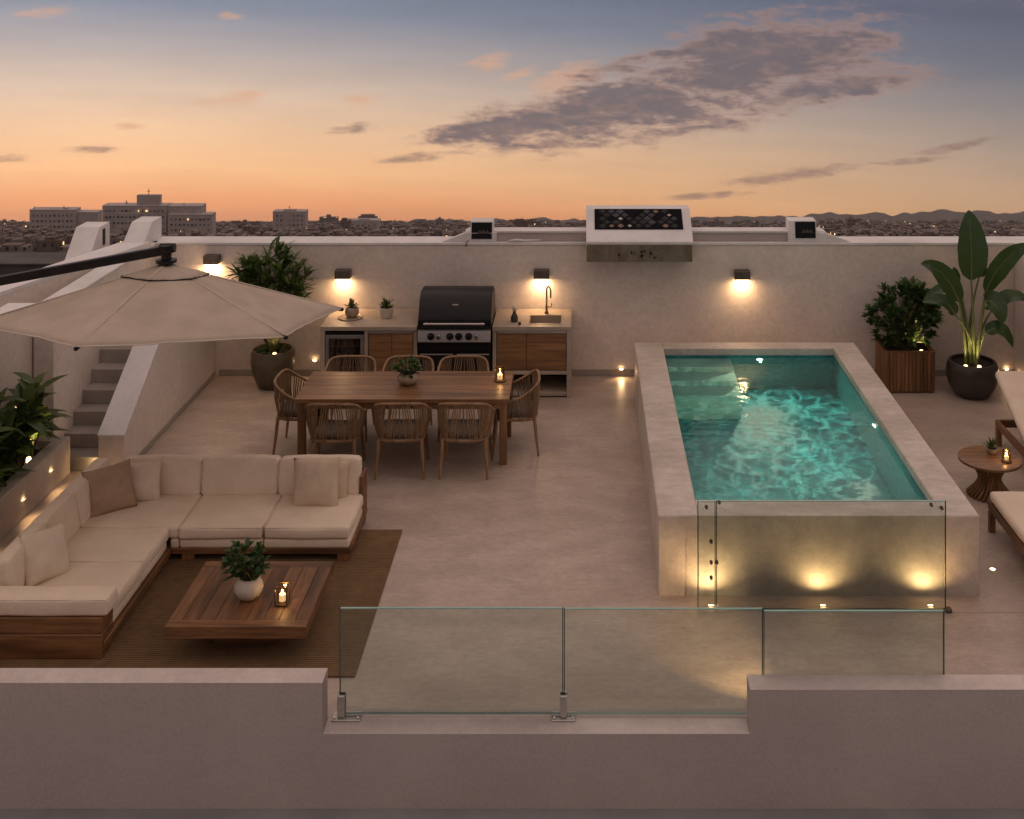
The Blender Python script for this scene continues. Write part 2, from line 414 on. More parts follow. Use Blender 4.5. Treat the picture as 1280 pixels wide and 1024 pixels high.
# raised curb on the wall
t = thing('roof_curb', 'raised white curb with slanted ends running along the wall top', 'curb')
yb = 16.5
b = MB(); b.prism([(-1.86,1.834),(-1.6,1.95),(3.28,1.95),(3.56,1.834)], yb+.02, yb+.2, 'Y'); b.done('curb_body', M['parapet'], t)
b = MB(); b.prism([(-1.64,1.953),(-1.60,1.975),(3.28,1.975),(3.33,1.953)], yb, yb+.24, 'Y'); b.done('capping', M['cap'], t)
b = MB(); b.prism([(-1.95,1.834),(-1.62,1.955),(-1.2,1.955),(-1.2,1.834)], yb-.03, yb+.018, 'Y'); b.done('slanted_end', M['cap'], t); b = MB(); b.prism([(2.8,1.834),(2.8,1.955),(3.3,1.955),(3.66,1.834)], yb-.03, yb+.018, 'Y'); b.done('slanted_end', M['cap'], t)

# side wall of the lounge corner with the loungers
t = thing('boundary_wall', 'short plastered return wall beside the banana plant and the loungers', 'wall')
b = MB(); b.box(5.9, 6.2, 9.0, WY-.02, -.5, 1.79); b.done('wall_body', M['wall'], t)
b = MB(); b.box(5.885, 6.23, 9.0, WY-.018, 1.793, 1.83, .006); b.done('capping', M['cap'], t)

# stair side wall (sloped)
t = thing('stair_wall', 'sloping plastered wall with pale capping along the open side of the staircase', 'wall')
yf = 13.2
b = MB(); b.prism([(yf,0),(yf,.43),(yf+1.5,1.38),(WY-.02,1.38),(WY-.02,0)], -5.34, -5.06, 'X'); b.done('wall_body', M['wall'], t)
b = MB(); b.prism([(yf-.006,.432),(yf-.006,.452),(yf+1.5,1.402),(WY-.03,1.402),(WY-.03,1.383),(yf+1.5,1.383)], -5.35, -5.052, 'X'); b.done('capping', M['cap'], t)
b = MB(); b.box(-5.058, -5.045, yf+.01, WY-.03, .003, .07); b.done('skirting', M['skirt'], t)
# stair inner wall
t = thing('boundary_wall', 'tall plastered wall on the closed side of the staircase, behind the planter', 'wall')
b = MB(); b.box(-6.1, -5.88, 13.3, WY+.1, -.5, 1.80); b.done('wall_body', M['wall'], t)
b = MB(); b.box(-6.12, -5.865, 13.29, WY+.1, 1.803, 1.83, .005); b.done('capping', M['cap'], t)
t = thing('boundary_wall', 'plastered wall rising behind the leafy planter bed under the parasol', 'wall')
b = MB(); b.box(-6.45, -6.12, 8.9, 13.45, -.5, 1.80); b.done('wall_body', M['wall'], t)
b = MB(); b.box(-6.46, -6.105, 8.9, 13.46, 1.803, 1.83, .005); b.done('capping', M['cap'], t)
# outer slanted wall top seen above the parasol
t = thing('boundary_wall', 'white capped outer wall running off behind the parasol arm', 'wall')
A, B_, Bo, Ao = Vector((-5.86,16.2)), Vector((-6.72,13.47)), Vector((-7.05,13.6)), Vector((-6.2,16.4))
b = MB(); b.prism([tuple(A),tuple(B_),tuple(Bo),tuple(Ao)], -.5, 1.84, 'Z'); b.done('wall_body', M['wall'], t)
b = MB(); b.prism([tuple(A),tuple(B_),tuple(Bo),tuple(Ao)], 1.843, 1.89, 'Z'); b.done('capping', M['cap'], t)
def wedge(lbl, pf, pt, x0, x1, yf, yt, yb):          # stair-end blocks: slope up, then flat top
    t = thing('stair_parapet', lbl, 'wall')
    b = MB(); b.prism([(yf,.9),(yf,pf),(yt,pt),(yb,pt),(yb,.9)], x0, x1, 'X'); b.done('wall_body', M['cap'], t); return t
w = wedge('white wedge-shaped wall end where the outer wall meets the long wall', 1.79, 2.11, -6.20, -5.92, 16.0, 16.45, 16.82)
w = wedge('white wedge-shaped wall end with dark slot, standing beyond the outer wall', 1.55, 2.05, -6.94, -6.62, 15.9, 16.40, 16.75)
b = MB(); b.box(-6.618, -6.612, 16.5, 16.58, 1.78, 2.0); b.done('slot', M['black'], w)

# staircase
t = thing('staircase', 'flight of grey stone steps climbing between two plastered walls', 'stairs')
for i in range(8):
    b = MB(); y0 = 13.32+.25*i
    b.box(-5.878, -5.342, y0, y0+.27 if i < 7 else WY-.03, 0.0+.16*i+(.0005 if i else .002), .16*(i+1), .004); b.done('step', M['step'], t)

# front parapet with the notch for the glass
t = thing('parapet', 'low plastered parapet with a stepped notch below the glass railing', 'wall')
PF, PB, zl, zr, zn = 8.55, 8.733, .484, .436, .121
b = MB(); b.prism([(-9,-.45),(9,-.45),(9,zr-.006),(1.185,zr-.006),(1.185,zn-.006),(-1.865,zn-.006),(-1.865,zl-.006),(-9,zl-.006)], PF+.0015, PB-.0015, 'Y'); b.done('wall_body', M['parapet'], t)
boxes('ledge', M['parapet'], t, [(-1.8635,1.1835,PB,8.85,.0,zn)], .003)
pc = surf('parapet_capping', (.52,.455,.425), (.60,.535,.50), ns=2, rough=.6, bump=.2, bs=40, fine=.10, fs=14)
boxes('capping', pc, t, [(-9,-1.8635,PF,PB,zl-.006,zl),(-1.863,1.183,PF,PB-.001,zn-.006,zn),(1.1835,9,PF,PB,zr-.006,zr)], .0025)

# ------------------------------------------------------------------ pool
t = pool = thing('swimming_pool', 'raised rectangular plunge pool with pale stone surround and teal tiled inside', 'pool')
X0, X1, Y0, Y1, ZP = .66, 3.52, 10.67, 15.64, .71
xi0, xi1, yi0, yi1 = 1.02, 3.20, 10.99, 15.38
b = MB()
b.box(X0, xi0, Y0, Y1, -.3, ZP, .008); b.box(xi1, X1, Y0, Y1, -.3, ZP, .008)
b.box(xi0+.0005, xi1-.0005, Y0+.001, yi0, -.3, ZP-.0006); b.box(xi0+.0005, xi1-.0005, yi1, Y1-.001, -.3, ZP-.0006)
b.done('stone_surround', M['poolstone'], t)
zb = -.55; e = .004
b = MB(); b.norecalc = True
b.quad((xi0+e,yi0+e,zb),(xi1-e,yi0+e,zb),(xi1-e,yi1-e,zb),(xi0+e,yi1-e,zb))
zt = .628
b.quad((xi0+e,yi0+e,zb),(xi0+e,yi1-e,zb),(xi0+e,yi1-e,zt),(xi0+e,yi0+e,zt))
b.quad((xi1-e,yi1-e,zb),(xi1-e,yi0+e,zb),(xi1-e,yi0+e,zt),(xi1-e,yi1-e,zt))
b.quad((xi1-e,yi0+e,zb),(xi0+e,yi0+e,zb),(xi0+e,yi0+e,zt),(xi1-e,yi0+e,zt))
b.quad((xi0+e,yi1-e,zb),(xi1-e,yi1-e,zb),(xi1-e,yi1-e,zt),(xi0+e,yi1-e,zt))
b.done('tiled_basin', M['tile'], t)
for k, (z, ya) in enumerate(((.555,15.02),(.38,14.70),(.20,14.38))):
    b = MB(); b.box(xi0+.008, 1.87+.012*k, ya, yi1-.008, zb+.002, z, .006); b.done('step', M['tread'], t)
# water
ZW = .61
b = MB(); nx, ny = 110, 220; grid = []
for j in range(ny+1):
    row = []
    for i in range(nx+1):
        x = xi0+.005+(xi1-xi0-.01)*i/nx; y = yi0+.005+(yi1-yi0-.01)*j/ny
        h = .004*noise.noise(Vector((x*2.4, y*4.2, 1.3)))+.0012*noise.noise(Vector((x*6+2, y*10, 4.3)))
        row.append(b.bm.verts.new((x, y, ZW+h*max(.12, min(1, (yi1-y)*.75-.15)))))
    grid.append(row)
for j in range(ny):
    for i in range(nx): b.bm.faces.new((grid[j][i], grid[j][i+1], grid[j+1][i+1], grid[j+1][i]))
struct(b.done('water', M['water'], smooth=True))
# underwater lamps
def pool_lamp(p, d, power, ang=150, net=True):
    p = Vector(p); d = Vector(d).normalized()
    q = d.to_track_quat('Z', 'Y').to_matrix().to_4x4(); q.translation = p
    b = MB(); b.lathe([(0,.012),(.03,.012),(.04,.006),(.04,0)], 20); b.bm.transform(q)
    o = b.done('pool_light', M['lens_pool'], pool, True)
    lo = light('SPOT', 'pool_lamp_light', o, p+d*.06, power, (1.0,.93,.66), .008, d, ang, .9)
    if not net: return lo
    # ripple caustics patterned into the lamp emission as a net of bright lines
    lo.data.use_nodes = True; t = NT(lo.data.node_tree); em = t.n['Emission']
    inc = t.new('ShaderNodeNewGeometry').outputs['Incoming']; sp = t.new('ShaderNodeSeparateXYZ'); t.l.new(inc, sp.inputs[0])
    zz = t.math('MULTIPLY', t.math('SIGN', sp.outputs[2]), t.math('MAXIMUM', t.math('ABSOLUTE', sp.outputs[2]), .12)); h = p.z-zb_pool
    cb = t.new('ShaderNodeCombineXYZ'); t.l.new(t.math('MULTIPLY', t.math('DIVIDE', sp.outputs[0], zz), h), cb.inputs[0]); t.l.new(t.math('MULTIPLY', t.math('DIVIDE', sp.outputs[1], zz), h), cb.inputs[1])
    nz = t.new('ShaderNodeTexNoise'); nz.inputs['Scale'].default_value = 2.2; t.l.new(cb.outputs[0], nz.inputs['Vector'])
    va = t.new('ShaderNodeVectorMath', operation='MULTIPLY_ADD'); t.l.new(nz.outputs['Color'], va.inputs[0]); va.inputs[1].default_value = (.55,.55,0); t.l.new(cb.outputs[0], va.inputs[2])
    vo = t.new('ShaderNodeTexVoronoi', feature='DISTANCE_TO_EDGE'); vo.inputs['Scale'].default_value = 4.6; t.l.new(va.outputs[0], vo.inputs['Vector'])
    e_ = t.math('SUBTRACT', 1, t.math('MULTIPLY', vo.outputs['Distance'], 3.0), clamp=True)
    t.l.new(t.math('MULTIPLY_ADD', t.math('POWER', e_, 6), 5.0, .50), em.inputs['Strength'])
    return lo
zb_pool = -.55
pool_lamp((2.25,yi1-.006,.50), (0,-1,-.30), 95, 165)
pool_lamp((xi1-.006,13.2,.45), (-1,0,-.25), 45, 165)
pool_lamp((1.9,yi0+.006,.30), (0,1,-.35), 80, 165, False)  # extra unseen lamp on the near wall, added to fill the pool evenly

# ------------------------------------------------------------------ glass railings
def pane(nm, label, x0, x1, y, z0, z1, group, th=.017):
    t = thing(nm, label, 'glass panel', (0,0,0), 0, group)
    b = MB(); b.box(x0+.007, x1-.007, y-th/2, y+th/2, z0+.006, z1-.006)
    # only the two broad faces
    fs = [f for f in b.bm.faces if abs(f.normal.y) < .9]; b.bm.normal_update()
    fs = [f for f in b.bm.faces if abs(f.normal.y) < .9]; bmesh.ops.delete(b.bm, geom=fs, context='FACES')
    b.done('pane', M['glass'], t)
    boxes('side_edge', M['green_edge'], t, [(x0,x0+.007,y-th/2,y+th/2,z0,z1),(x1-.007,x1,y-th/2,y+th/2,z0,z1)])
    boxes('rim_edge', M['edge_bright'], t, [(x0+.0072,x1-.0072,y-th/2,y+th/2,z1-.006,z1),(x0+.0072,x1-.0072,y-th/2,y+th/2,z0,z0+.006)])
    return t
gy = 8.745
pane('glass_railing', 'clear glass panel on the ledge between the two steel clamps, before the rug', -1.780, -.151, gy, .142, .916, 'glass railing')
pane('glass_railing', 'clear glass panel on the ledge between the steel clamp and the stepped parapet', -.147, 1.303, gy, .142, .912, 'glass railing')
pane('glass_railing', 'clear glass panel rising behind the parapet, in front of the pool', 1.307, 2.625, gy, .142, .895, 'glass railing')
py_ = 10.42
p1 = pane('glass_screen', 'wide tall glass screen standing on the floor before the pool face', 1.147, 3.142, py_, .01, .955, 'pool glass screen')
p2 = pane('glass_screen', 'narrow glass strip beside the wide pool screen, fixed with dark studs', .985, 1.142, py_, .01, .950, 'pool glass screen')
def stud(parent, px, py):
    c = dp(px, py, py_-.012); b = MB(); b.bm.transform(Matrix())
    b.lathe([(0,.03),(.008,.03),(.011,.024),(.011,0),(.015,0),(.015,-.01),(0,-.01)], 14); b.bm.transform(Matrix.Translation(c) @ Matrix.Rotation(R(90), 4, 'X')); b.done('stud', M['bronze'], parent, True, 40)
for q in ((883,634),(889,677),(889,703),(889,722)): stud(p2, *q)
for q in ((899,628),(896,703),(1164,631),(1177,635)): stud(p1, *q)
b = MB(); c = Vector((3.15,10.40,0)); b.box(c.x-.02, c.x+.035, c.y-.03, c.y+.03, .003, .035, .006); b.done('floor_clip', M['bronze'], p1)
b = MB(); b.box(1.13, 1.165, 10.40, 10.44, .003, .05, .004); b.done('floor_clip', M['chrome'], p1)
def clamp(label, x, w, off):
    t = thing('glass_clamp', label, 'clamp', (x, gy-.01, zn+.001), 0, 'steel glass clamps')
    b = MB(); b.box(-w/2+off, w/2+off, -.055, .055, 0, .012, .003); b.done('base_plate', M['steel'], t)
    boxes('post', M['steel'], t, [(-.026,.026,-.030,-.004,.013,.17),(-.026,.026,.024,.045,.013,.17)], .005)
    for xx in (-w/2+off+.02, w/2+off-.02):
        b = MB(); b.lathe([(0,.012),(.008,.012),(.010,.006),(.010,0)], 12, (xx,-.035,.012)); b.done('bolt', M['chrome'], t, True, 40)
    return t
clamp('steel clamp with long base plate at the free end of the glass railing', -1.765, .21, .04)
clamp('steel clamp at the middle joint of the glass railing', -.149, .17, 0)
# floor joint
b = MB(); b.box(2.66, 8.4, 10.385, 10.389, .0005, .002)
struct(b.done('floor_joint', M['skirt']))

# ------------------------------------------------------------------ lamps
def wall_lamp(label, X, z, power=9):
    t = thing('wall_lamp', label, 'wall lamp', (X, WY-.002, z), 0, 'wall lamps on the long wall')
    b = MB(); b.box(-.105, .105, -.125, 0, -.045, .075, .006); b.done('lamp_body', M['bronze'], t)
    b = MB(); b.box(-.088, .088, -.115, -.012, -.06, -.0455, .003); o = b.done('diffuser', M['lens'], t)
    light('AREA', 'wall_lamp_light', t, (0,-.10,-.07), power*.40, (1,.60,.30), .10, (0,.06,-1))
    return t
wall_lamp('wall lamp above the tray and pots on the kitchen worktop', -3.29, 1.40, 9)
wall_lamp('wall lamp above the kitchen sink and tap', -.58, 1.40, 9)
wall_lamp('wall lamp above the far end of the pool', 2.16, 1.39, 9)
wall_lamp('wall lamp over the end of the stair wall, near the tall bushy plant', -5.08, 1.60, 11)
def spot(label, loc, d, power, grp, ang=140, size=.024, col=(1,.62,.28)):
    d = Vector(d).normalized()
    t = thing('recessed_light', label, 'recessed light', loc, 0, grp)
    q = d.to_track_quat('Z', 'Y').to_matrix().to_4x4()
    b = MB(); b.lathe([(size*1.5,0),(size*1.5,.006),(size,.006),(size,.003)], 20); b.bm.transform(q); b.done('ring', M['steel'], t, True, 40)
    b = MB(); b.lathe([(0,.005),(size,.004),(size,0)], 20); b.bm.transform(q); b.done('lens', M['lens'], t, True)
    light('SPOT', 'recessed_lamp_light', t, d*.03, power, col, .015, d, ang, .8)
    return t
G1 = 'floor lights in front of the pool'
for lb, X in (('floor light below the studs of the narrow glass strip', 1.11), ('floor light at the middle of the pool face', 2.09), ('floor light at the pool face near the glass edge', 3.03)):
    t = spot(lb, (X,10.495,.001), (0,.25,1), 10, G1, 150)
spot('floor light set in the paving beside the pool, near the loungers', (3.79,11.13,.001), (0,0,1), .6, 'paving lights')
spot('small wall light low down beside the olive pot', (-3.69,WY-.016,.22), (0,-1,-.6), 1.2, 'low wall lights')
spot('small wall light low down between the kitchen and the pool', (.51,WY-.016,.10), (0,-1,-.5), 3.0, 'low wall lights')
spot('small wall light low down beside the dark round pot', (5.79,WY-.016,.10), (0,-1,-.4), 2.0, 'low wall lights')
spot('light set in the planter side near the bottom step', (-5.672,12.78,.23), (1,0,-.8), 4, 'planter side lights')
spot('light set in the planter side behind the sofa back', (-5.672,12.15,.20), (1,0,-.8), 3, 'planter side lights')
spot('light set in the planter side farthest from the stairs', (-5.672,11.3,.20), (1,0,-.8), 3, 'planter side lights')
spot('light washing the lowest stone step', (-5.345,13.26,.12), (-1,.25,-.3), 1.6, 'stair lights')
spot('added light on the inner face of the parapet, casting the floor glow', (1.55,8.737,.36), (-.62,1.30,-.38), 60, 'parapet lights', 50)  # unseen lamp, added to make the warm glow on the floor

# ------------------------------------------------------------------ rug, coffee table, sofa
b = MB(); b.box(-5.0, -1.80, 9.43, 11.9, .004, .016, .004); tag(b.done('rug', M['rug']), 'brown woven jute rug under the sofa and coffee table', 'rug')
t = thing('coffee_table', 'low square slatted teak coffee table on the jute rug', 'table', (-2.785,10.11,.016))
hw, hd, z0, z1 = .565, .53, .205, .305
boxes('frame_board', M['teak'], t, [(-hw,hw,-hd,-hd+.10,z0,z1),(-hw,hw,hd-.10,hd,z0,z1)], .005)
b = MB(); b.box(-hw, -hw+.11, -hd+.1015, hd-.1015, z0, z1, .005); b.box(hw-.11, hw, -hd+.1015, hd-.1015, z0, z1, .005)
n = 7; pw = (2*hw-.224)/n
for i in range(n): b.box(-hw+.112+pw*i+.001, -hw+.112+pw*(i+1)-.001, -hd+.102, hd-.102, z1-.03, z1-.002, .003)
b.done('tabletop', M['teak_y'], t)
b = MB(); b.box(-hw+.30, hw-.30, -hd+.30, hd-.30, 0, z0-.001); b.done('plinth', M['teak'], t)

so = thing('sectional_sofa', 'L-shaped sofa with cream cushions on a low teak base', 'sofa', (0,0,.016))
zs, zc, zsea = .075, .13, .325
boxes('base_rail', M['teak'], so, [(-3.87,-2.19,11.26,12.14,zs-.012,zc-.01)], .006)
boxes('base_rail', M['teak_y'], so, [(-4.90,-3.872,9.70,12.14,zs-.012,zc-.01)], .006)
for (x, y) in ((-2.26,11.32),(-2.26,12.07),(-3.72,11.32),(-3.95,11.2),(-4.8,12.05),(-3.95,9.76),(-4.84,9.76)): boxes('foot', M['teak_z'], so, [(x-.06,x+.06,y-.055,y+.055,0,zs-.0125)], .004)
boxes('back_board', M['teak'], so, [(-3.9,-2.235,12.145,12.175,.10,.52),(-2.232,-2.20,11.95,12.175,.10,.50),(-4.935,-4.905,9.7,12.175,.10,.52)], .006)
sd = 0
def piping(b, x0, x1, y0, y1, z0, z1, r, m, nm):
    o = r*.30; pts = []
    if nm == 'back_cushion':                       # seam round the front face
        if x1-x0 > y1-y0: L = [(x0+o,y0+o,z0+r),(x0+o,y0+o,z1-o),(x1-o,y0+o,z1-o),(x1-o,y0+o,z0+r)]
        else: L = [(x1-o,y0+o,z0+r),(x1-o,y0+o,z1-o),(x1-o,y1-o,z1-o),(x1-o,y1-o,z0+r)]
        cl = False
    else: L = [(x0+o,y0+o,z1-o),(x1-o,y0+o,z1-o),(x1-o,y1-o,z1-o),(x0+o,y1-o,z1-o)]; cl = True
    P = [Vector(p) for p in L]; n = len(P); out = []
    for i in range(n):
        p = P[i]; a = P[i-1] if (cl or i) else None; c = P[(i+1)%n] if (cl or i < n-1) else None
        if a is None or c is None: out.append(p); continue
        da, dc = (a-p).normalized()*r*.8, (c-p).normalized()*r*.8
        for k in range(5): u = k/4; out.append((p+da)*(1-u)**2 + p*2*u*(1-u) + (p+dc)*u*u)
    if cl: out.append(out[0])
    if m is not None: out = [m @ p for p in out]
    b.tube(out, .0045, 5, cap=False)
def cush(nm, *a, **k):
    global sd; sd += 3.7
    if k.get('r', 0) > .03: k['r'] *= .72
    b = MB(); b.cushion(*a, seed=sd, wr=k.pop('wr', .009), **k)
    if nm in ('seat_cushion', 'back_cushion', 'arm_cushion'): piping(b, *a, k.get('r', .03), k.get('m'), nm)
    return b.done(nm, M['sofa'], so, True)
g = .004
# base cushions and seat cushions, long row
for x0, x1 in ((-3.80,-3.01),(-3.01,-2.20)):
    cush('base_cushion', x0+g, x1-g, 11.255, 11.95, zc-.012, .205, r=.025, puff=.004, wr=.002)
    cush('seat_cushion', x0+g, x1-g, 11.24, 11.98, .207, zsea, r=.04, puff=.018)
cush('base_cushion', -3.885, -3.80-g, 11.26, 11.95, zc-.012, .205, r=.02, puff=.003, wr=.002)
cush('seat_cushion', -4.74, -3.80-g, 11.255, 11.98, .207, zsea, r=.04, puff=.018)
for y0, y1 in ((10.60,11.25),(9.90,10.60)):
    cush('base_cushion', -4.75, -3.905, y0+g, y1-g, zc-.012, .205, r=.025, puff=.004, wr=.002)
    cush('seat_cushion', -4.76, -3.89, y0+g, y1-g, .207, zsea, r=.04, puff=.018)
# back cushions
for x0, x1 in ((-3.82,-3.05),(-3.05,-2.24),(-4.60,-3.82)):
    m = Matrix.Translation((0,11.99,.30)) @ Matrix.Rotation(R(-9), 4, 'X') @ Matrix.Translation((0,-11.99,-.30))
    cush('back_cushion', x0+g, x1-g, 11.93, 12.09, .30, .66, r=.05, puff=.02, m=m)
for y0, y1 in ((11.24,12.06),(10.64,11.24),(9.93,10.64)):
    m = Matrix.Translation((-4.77,0,.30)) @ Matrix.Rotation(R(-9), 4, 'Y') @ Matrix.Translation((4.77,0,-.30))
    cush('back_cushion', -4.87, -4.70, y0+g, y1-g, .30, .66, r=.055, puff=.02, m=m)
cush('arm_cushion', -4.9, -3.84, 9.665, 9.895, .335, .475, r=.035, puff=.012)
boxes('arm_board', M['teak'], so, [(-4.92,-3.88,9.66,9.89,.20,.331),(-4.92,-3.88,9.655,9.89,.0,.197)], .006)
def pillow(label, mat, px, py, Y, w, tilt, yaw, roll=0, t=.17, grp=None):
    c = dp(px, py, Y)
    m = Matrix.Translation(c) @ Matrix.Rotation(R(yaw), 4, 'Z') @ Matrix.Rotation(R(90-tilt), 4, 'X') @ Matrix.Rotation(R(roll), 4, 'Z')
    o = thing('throw_pillow', label, 'pillow', c, 0, grp)
    b = MB(); b.pillow(w, w, t, Matrix.Translation(-c) @ m, seed=px); b.done('pillow_cover', mat, o, True); return o
pillow('brown linen pillow leaning in the sofa corner', M['pillow_brown'], 137, 612, 11.60, .45, 20, 28, 6)
pillow('cream linen pillow propped behind the brown one in the sofa corner', M['pillow_cream'], 176, 603, 11.84, .39, 16, 4, 3)
pillow('cream pillow leaning on the sofa back near the wooden arm', M['pillow_cream'], 57, 694, 10.33, .44, 24, 62, -8)
pillow('beige pillow at the free end of the long sofa row, front of two', M['pillow_beige'], 395, 604, 11.74, .47, 18, -3, 2)
pillow('beige pillow tucked behind the other at the free end of the sofa', M['pillow_beige'], 411, 602, 11.89, .40, 12, 10, -4)

# ------------------------------------------------------------------ plants
def rosette(mb, p, n, L, W, elev=(10,70), droop=.35, fold=.3, seg=4, tip=.9, r=rnd):
    for k in range(n):
        a = 2*math.pi*(k*.382+r.random()*.1); el = R(r.uniform(*elev)); l = L*r.uniform(.7,1.1)
        d = Vector((math.cos(a)*math.cos(el), math.sin(a)*math.cos(el), math.sin(el)))
        mb.leaf(p, d, (0,0,1), l, W*r.uniform(.8,1.15), droop*r.uniform(.5,1.3), fold, seg, tip)
def bush(t, mat, base, c, rad, stems, per, L, W, seed, stemmat='stem', elev=(-10,75), droop=.4, fname='foliage', tip=.9):
    r = random.Random(seed); fb = MB(); fb.norecalc = True; sb = MB(); base = Vector(base); c = Vector(c)
    for i in range(stems):
        while True:
            u = Vector((r.uniform(-1,1), r.uniform(-1,1), r.uniform(-1,1)))
            if .25 < u.length < 1: break
        u = u.normalized()*(u.length**.5)
        k = 1+.28*noise.noise(u*2.1+Vector((seed,0,0)))
        p = c + Vector((u.x*rad[0], u.y*rad[1], u.z*rad[2]))*k
        mid = base.lerp(p, .5) + Vector((0,0,.12*rad[2]))
        sb.tube([base+Vector((r.uniform(-.05,.05), r.uniform(-.05,.05), 0)), mid, p], [.009,.006,.003], 5)
        for q in range(per):
            tt = 1-.45*(q/per)*r.random(); pp = mid.lerp(p, tt)
            a = r.uniform(0, 6.283); el = R(r.uniform(*elev)); out = (p-base).normalized()
            d = (Vector((math.cos(a)*math.cos(el), math.sin(a)*math.cos(el), math.sin(el))) + out*.7).normalized()
            fb.leaf(pp, d, (0,0,1), L*r.uniform(.65,1.15), W*r.uniform(.75,1.2), droop*r.uniform(.3,1.3), .25, 4, tip)
    f = fb.done(fname, mat, t, True); sb.done('stem', M[stemmat], t, True); return f
def up_light(t, loc, power, aim=(0,0,1), ang=120):
    b = MB(); b.lathe([(0,.05),(.02,.05),(.026,.03),(.026,0)], 14, loc); b.done('garden_light', M['garden_lens'], t, True)
    light('SPOT', 'plant_light', t, Vector(loc)+Vector((0,0,.07)), power, (1,.70,.30), .02, aim, ang, .8)

# olive pot with the tall bushy plant
px_, pyy = -4.16, 16.05
t = thing('potted_plant', 'tall bushy plant in a round olive pot between stair wall and kitchen', 'plant', (px_,pyy,0))
b = MB(); b.lathe([(0,.0),(.17,0),(.20,.02),(.265,.18),(.29,.33),(.285,.46),(.265,.50),(.245,.50),(.245,.44),(0,.44)], 40); b.done('pot', M['pot_olive'], t, True, 50)
b = MB(); b.lathe([(.25,.445),(.15,.455),(0,.46)], 24); b.done('soil', M['soil'], t, True)
bush(t, M['leaf_mid'], (0,0,.45), (0,-.06,1.34), (.47,.32,.52), 120, 9, .27, .052, 11, elev=(-20,65), droop=.4)
b = MB(); b.norecalc = True
for k in range(26): b.leaf((rnd.uniform(-.12,.12),rnd.uniform(-.12,.12),.45), (rnd.uniform(-1,1),rnd.uniform(-1,1),.9), (0,0,1), .25, .05, .5, .2, 4)
b.done('undergrowth', M['leaf_dark'], t, True)
up_light(t, (.07,-.19,.455), 2.5, (-.1,.2,1))

# shrub in the slatted wood planter
t = thing('planter_shrub', 'round leafy shrub in a square slatted wood planter by the pool', 'plant', (4.29,16.05,0))
b = MB()
for i in range(13): x = -.325+.05*i; b.box(x+.0015, x+.0485, -.28, -.25, .02, .53, .003); b.box(x+.0015, x+.0485, .25, .28, .02, .53, .003)
for i in range(10): y = -.25+.05*i; b.box(-.325, -.297, y+.0015, y+.0485, .02, .53, .003); b.box(.297, .325, y+.0015, y+.0485, .02, .53, .003)
b.done('slatted_side', M['teak_z'], t)
b = MB(); b.box(-.33, .33, -.285, -.245, .531, .552, .003); b.box(-.33, .33, .245, .285, .531, .552, .003); b.box(-.33, -.29, -.2449, .2449, .531, .552, .003); b.box(.29, .33, -.2449, .2449, .531, .552, .003); b.done('rim', M['teak'], t)
b = MB(); b.box(-.29, .29, -.245, .245, .05, .50); b.done('soil', M['soil'], t)
bush(t, M['leaf_dark'], (0,0,.5), (-.02,-.03,.97), (.50,.34,.42), 150, 9, .135, .066, 23, elev=(-15,70), droop=.35, tip=.75)
up_light(t, (.16,-.22,.50), 8, (-.25,.25,1))

# banana-like plant
t = thing('banana_plant', 'tall plant with huge paddle leaves in a dark round pot', 'plant', (5.08,15.7,0))
b = MB(); b.lathe([(0,0),(.18,0),(.22,.02),(.30,.14),(.335,.28),(.325,.40),(.30,.455),(.275,.455),(.28,.40),(0,.40)], 40); b.done('pot', M['pot_dark'], t, True, 50)
b = MB(); b.lathe([(.285,.405),(.15,.42),(0,.43)], 24); b.done('soil', M['soil'], t, True)
def bez(p, n=14):
    P = [Vector(q) for q in p]; out = []
    for i in range(n+1):
        u = i/n; Q = P[:]
        while len(Q) > 1: Q = [a.lerp(c_, u) for a, c_ in zip(Q, Q[1:])]
        out.append(Q[0])
    return out
def loc3(px, py, dy=0.0):
    q = dp(px, py, 15.7+dy); return q-Vector((5.08,15.7,0))
def big_leaf(pts, W, nrm, wave=.02, seed=0, foot=None):
    P = bez(pts); n = len(P)-1; b = MB(); b.norecalc = True; prev = None; nrm = Vector(nrm).normalized()
    for i, p in enumerate(P):
        u = i/n; tg = (P[min(i+1,n)]-P[max(i-1,0)]).normalized(); sdv = tg.cross(nrm).normalized(); nn = sdv.cross(tg).normalized()
        w = W/2*(math.sin(math.pi*(u**.72*.985+.012))**.62)
        row = []
        for k in (-1,-.66,-.33,0,.33,.66,1):
            wob = wave*math.sin(u*26+seed+k*2)*abs(k)+.012*noise.noise(Vector((u*9+seed,k*2,0)))
            ed = 1+.06*noise.noise(Vector((u*14+seed, k, 2)))
            row.append(b.bm.verts.new(p + sdv*(w*k*ed) + nn*(abs(k)*w*.28+wob*w*3)))
        if prev:
            for k in range(6): b.bm.faces.new((prev[k], row[k], row[k+1], prev[k+1]))
        prev = row
    o = b.done('leaf', M['leaf_broad'], t, True)
    f0 = Vector(foot) if foot else Vector((rnd.uniform(-.09,.09), rnd.uniform(-.08,.08), .41))
    m_ = f0.lerp(P[0], .55) + Vector(((f0.x-P[0].x)*.25, 0, .08))
    b = MB(); b.tube(bez([f0, m_, P[0]], 8)+[P[1], P[4], P[8], P[12]], [.026,.024,.022,.02,.018,.016,.014,.012,.011,.010,.008,.006,.004], 7); b.done('stalk', M['stalk'], o, True)
fr = (0,-1,.1)
big_leaf([loc3(1214,350), loc3(1216,318,-.03), loc3(1213,290,0), loc3(1211,263,.08)], .40, fr, seed=1)
big_leaf([loc3(1199,377,-.1), loc3(1189,350,-.15), loc3(1172,330,-.2), loc3(1151,330,-.25)], .26, (-.5,-.75,.5), seed=2)
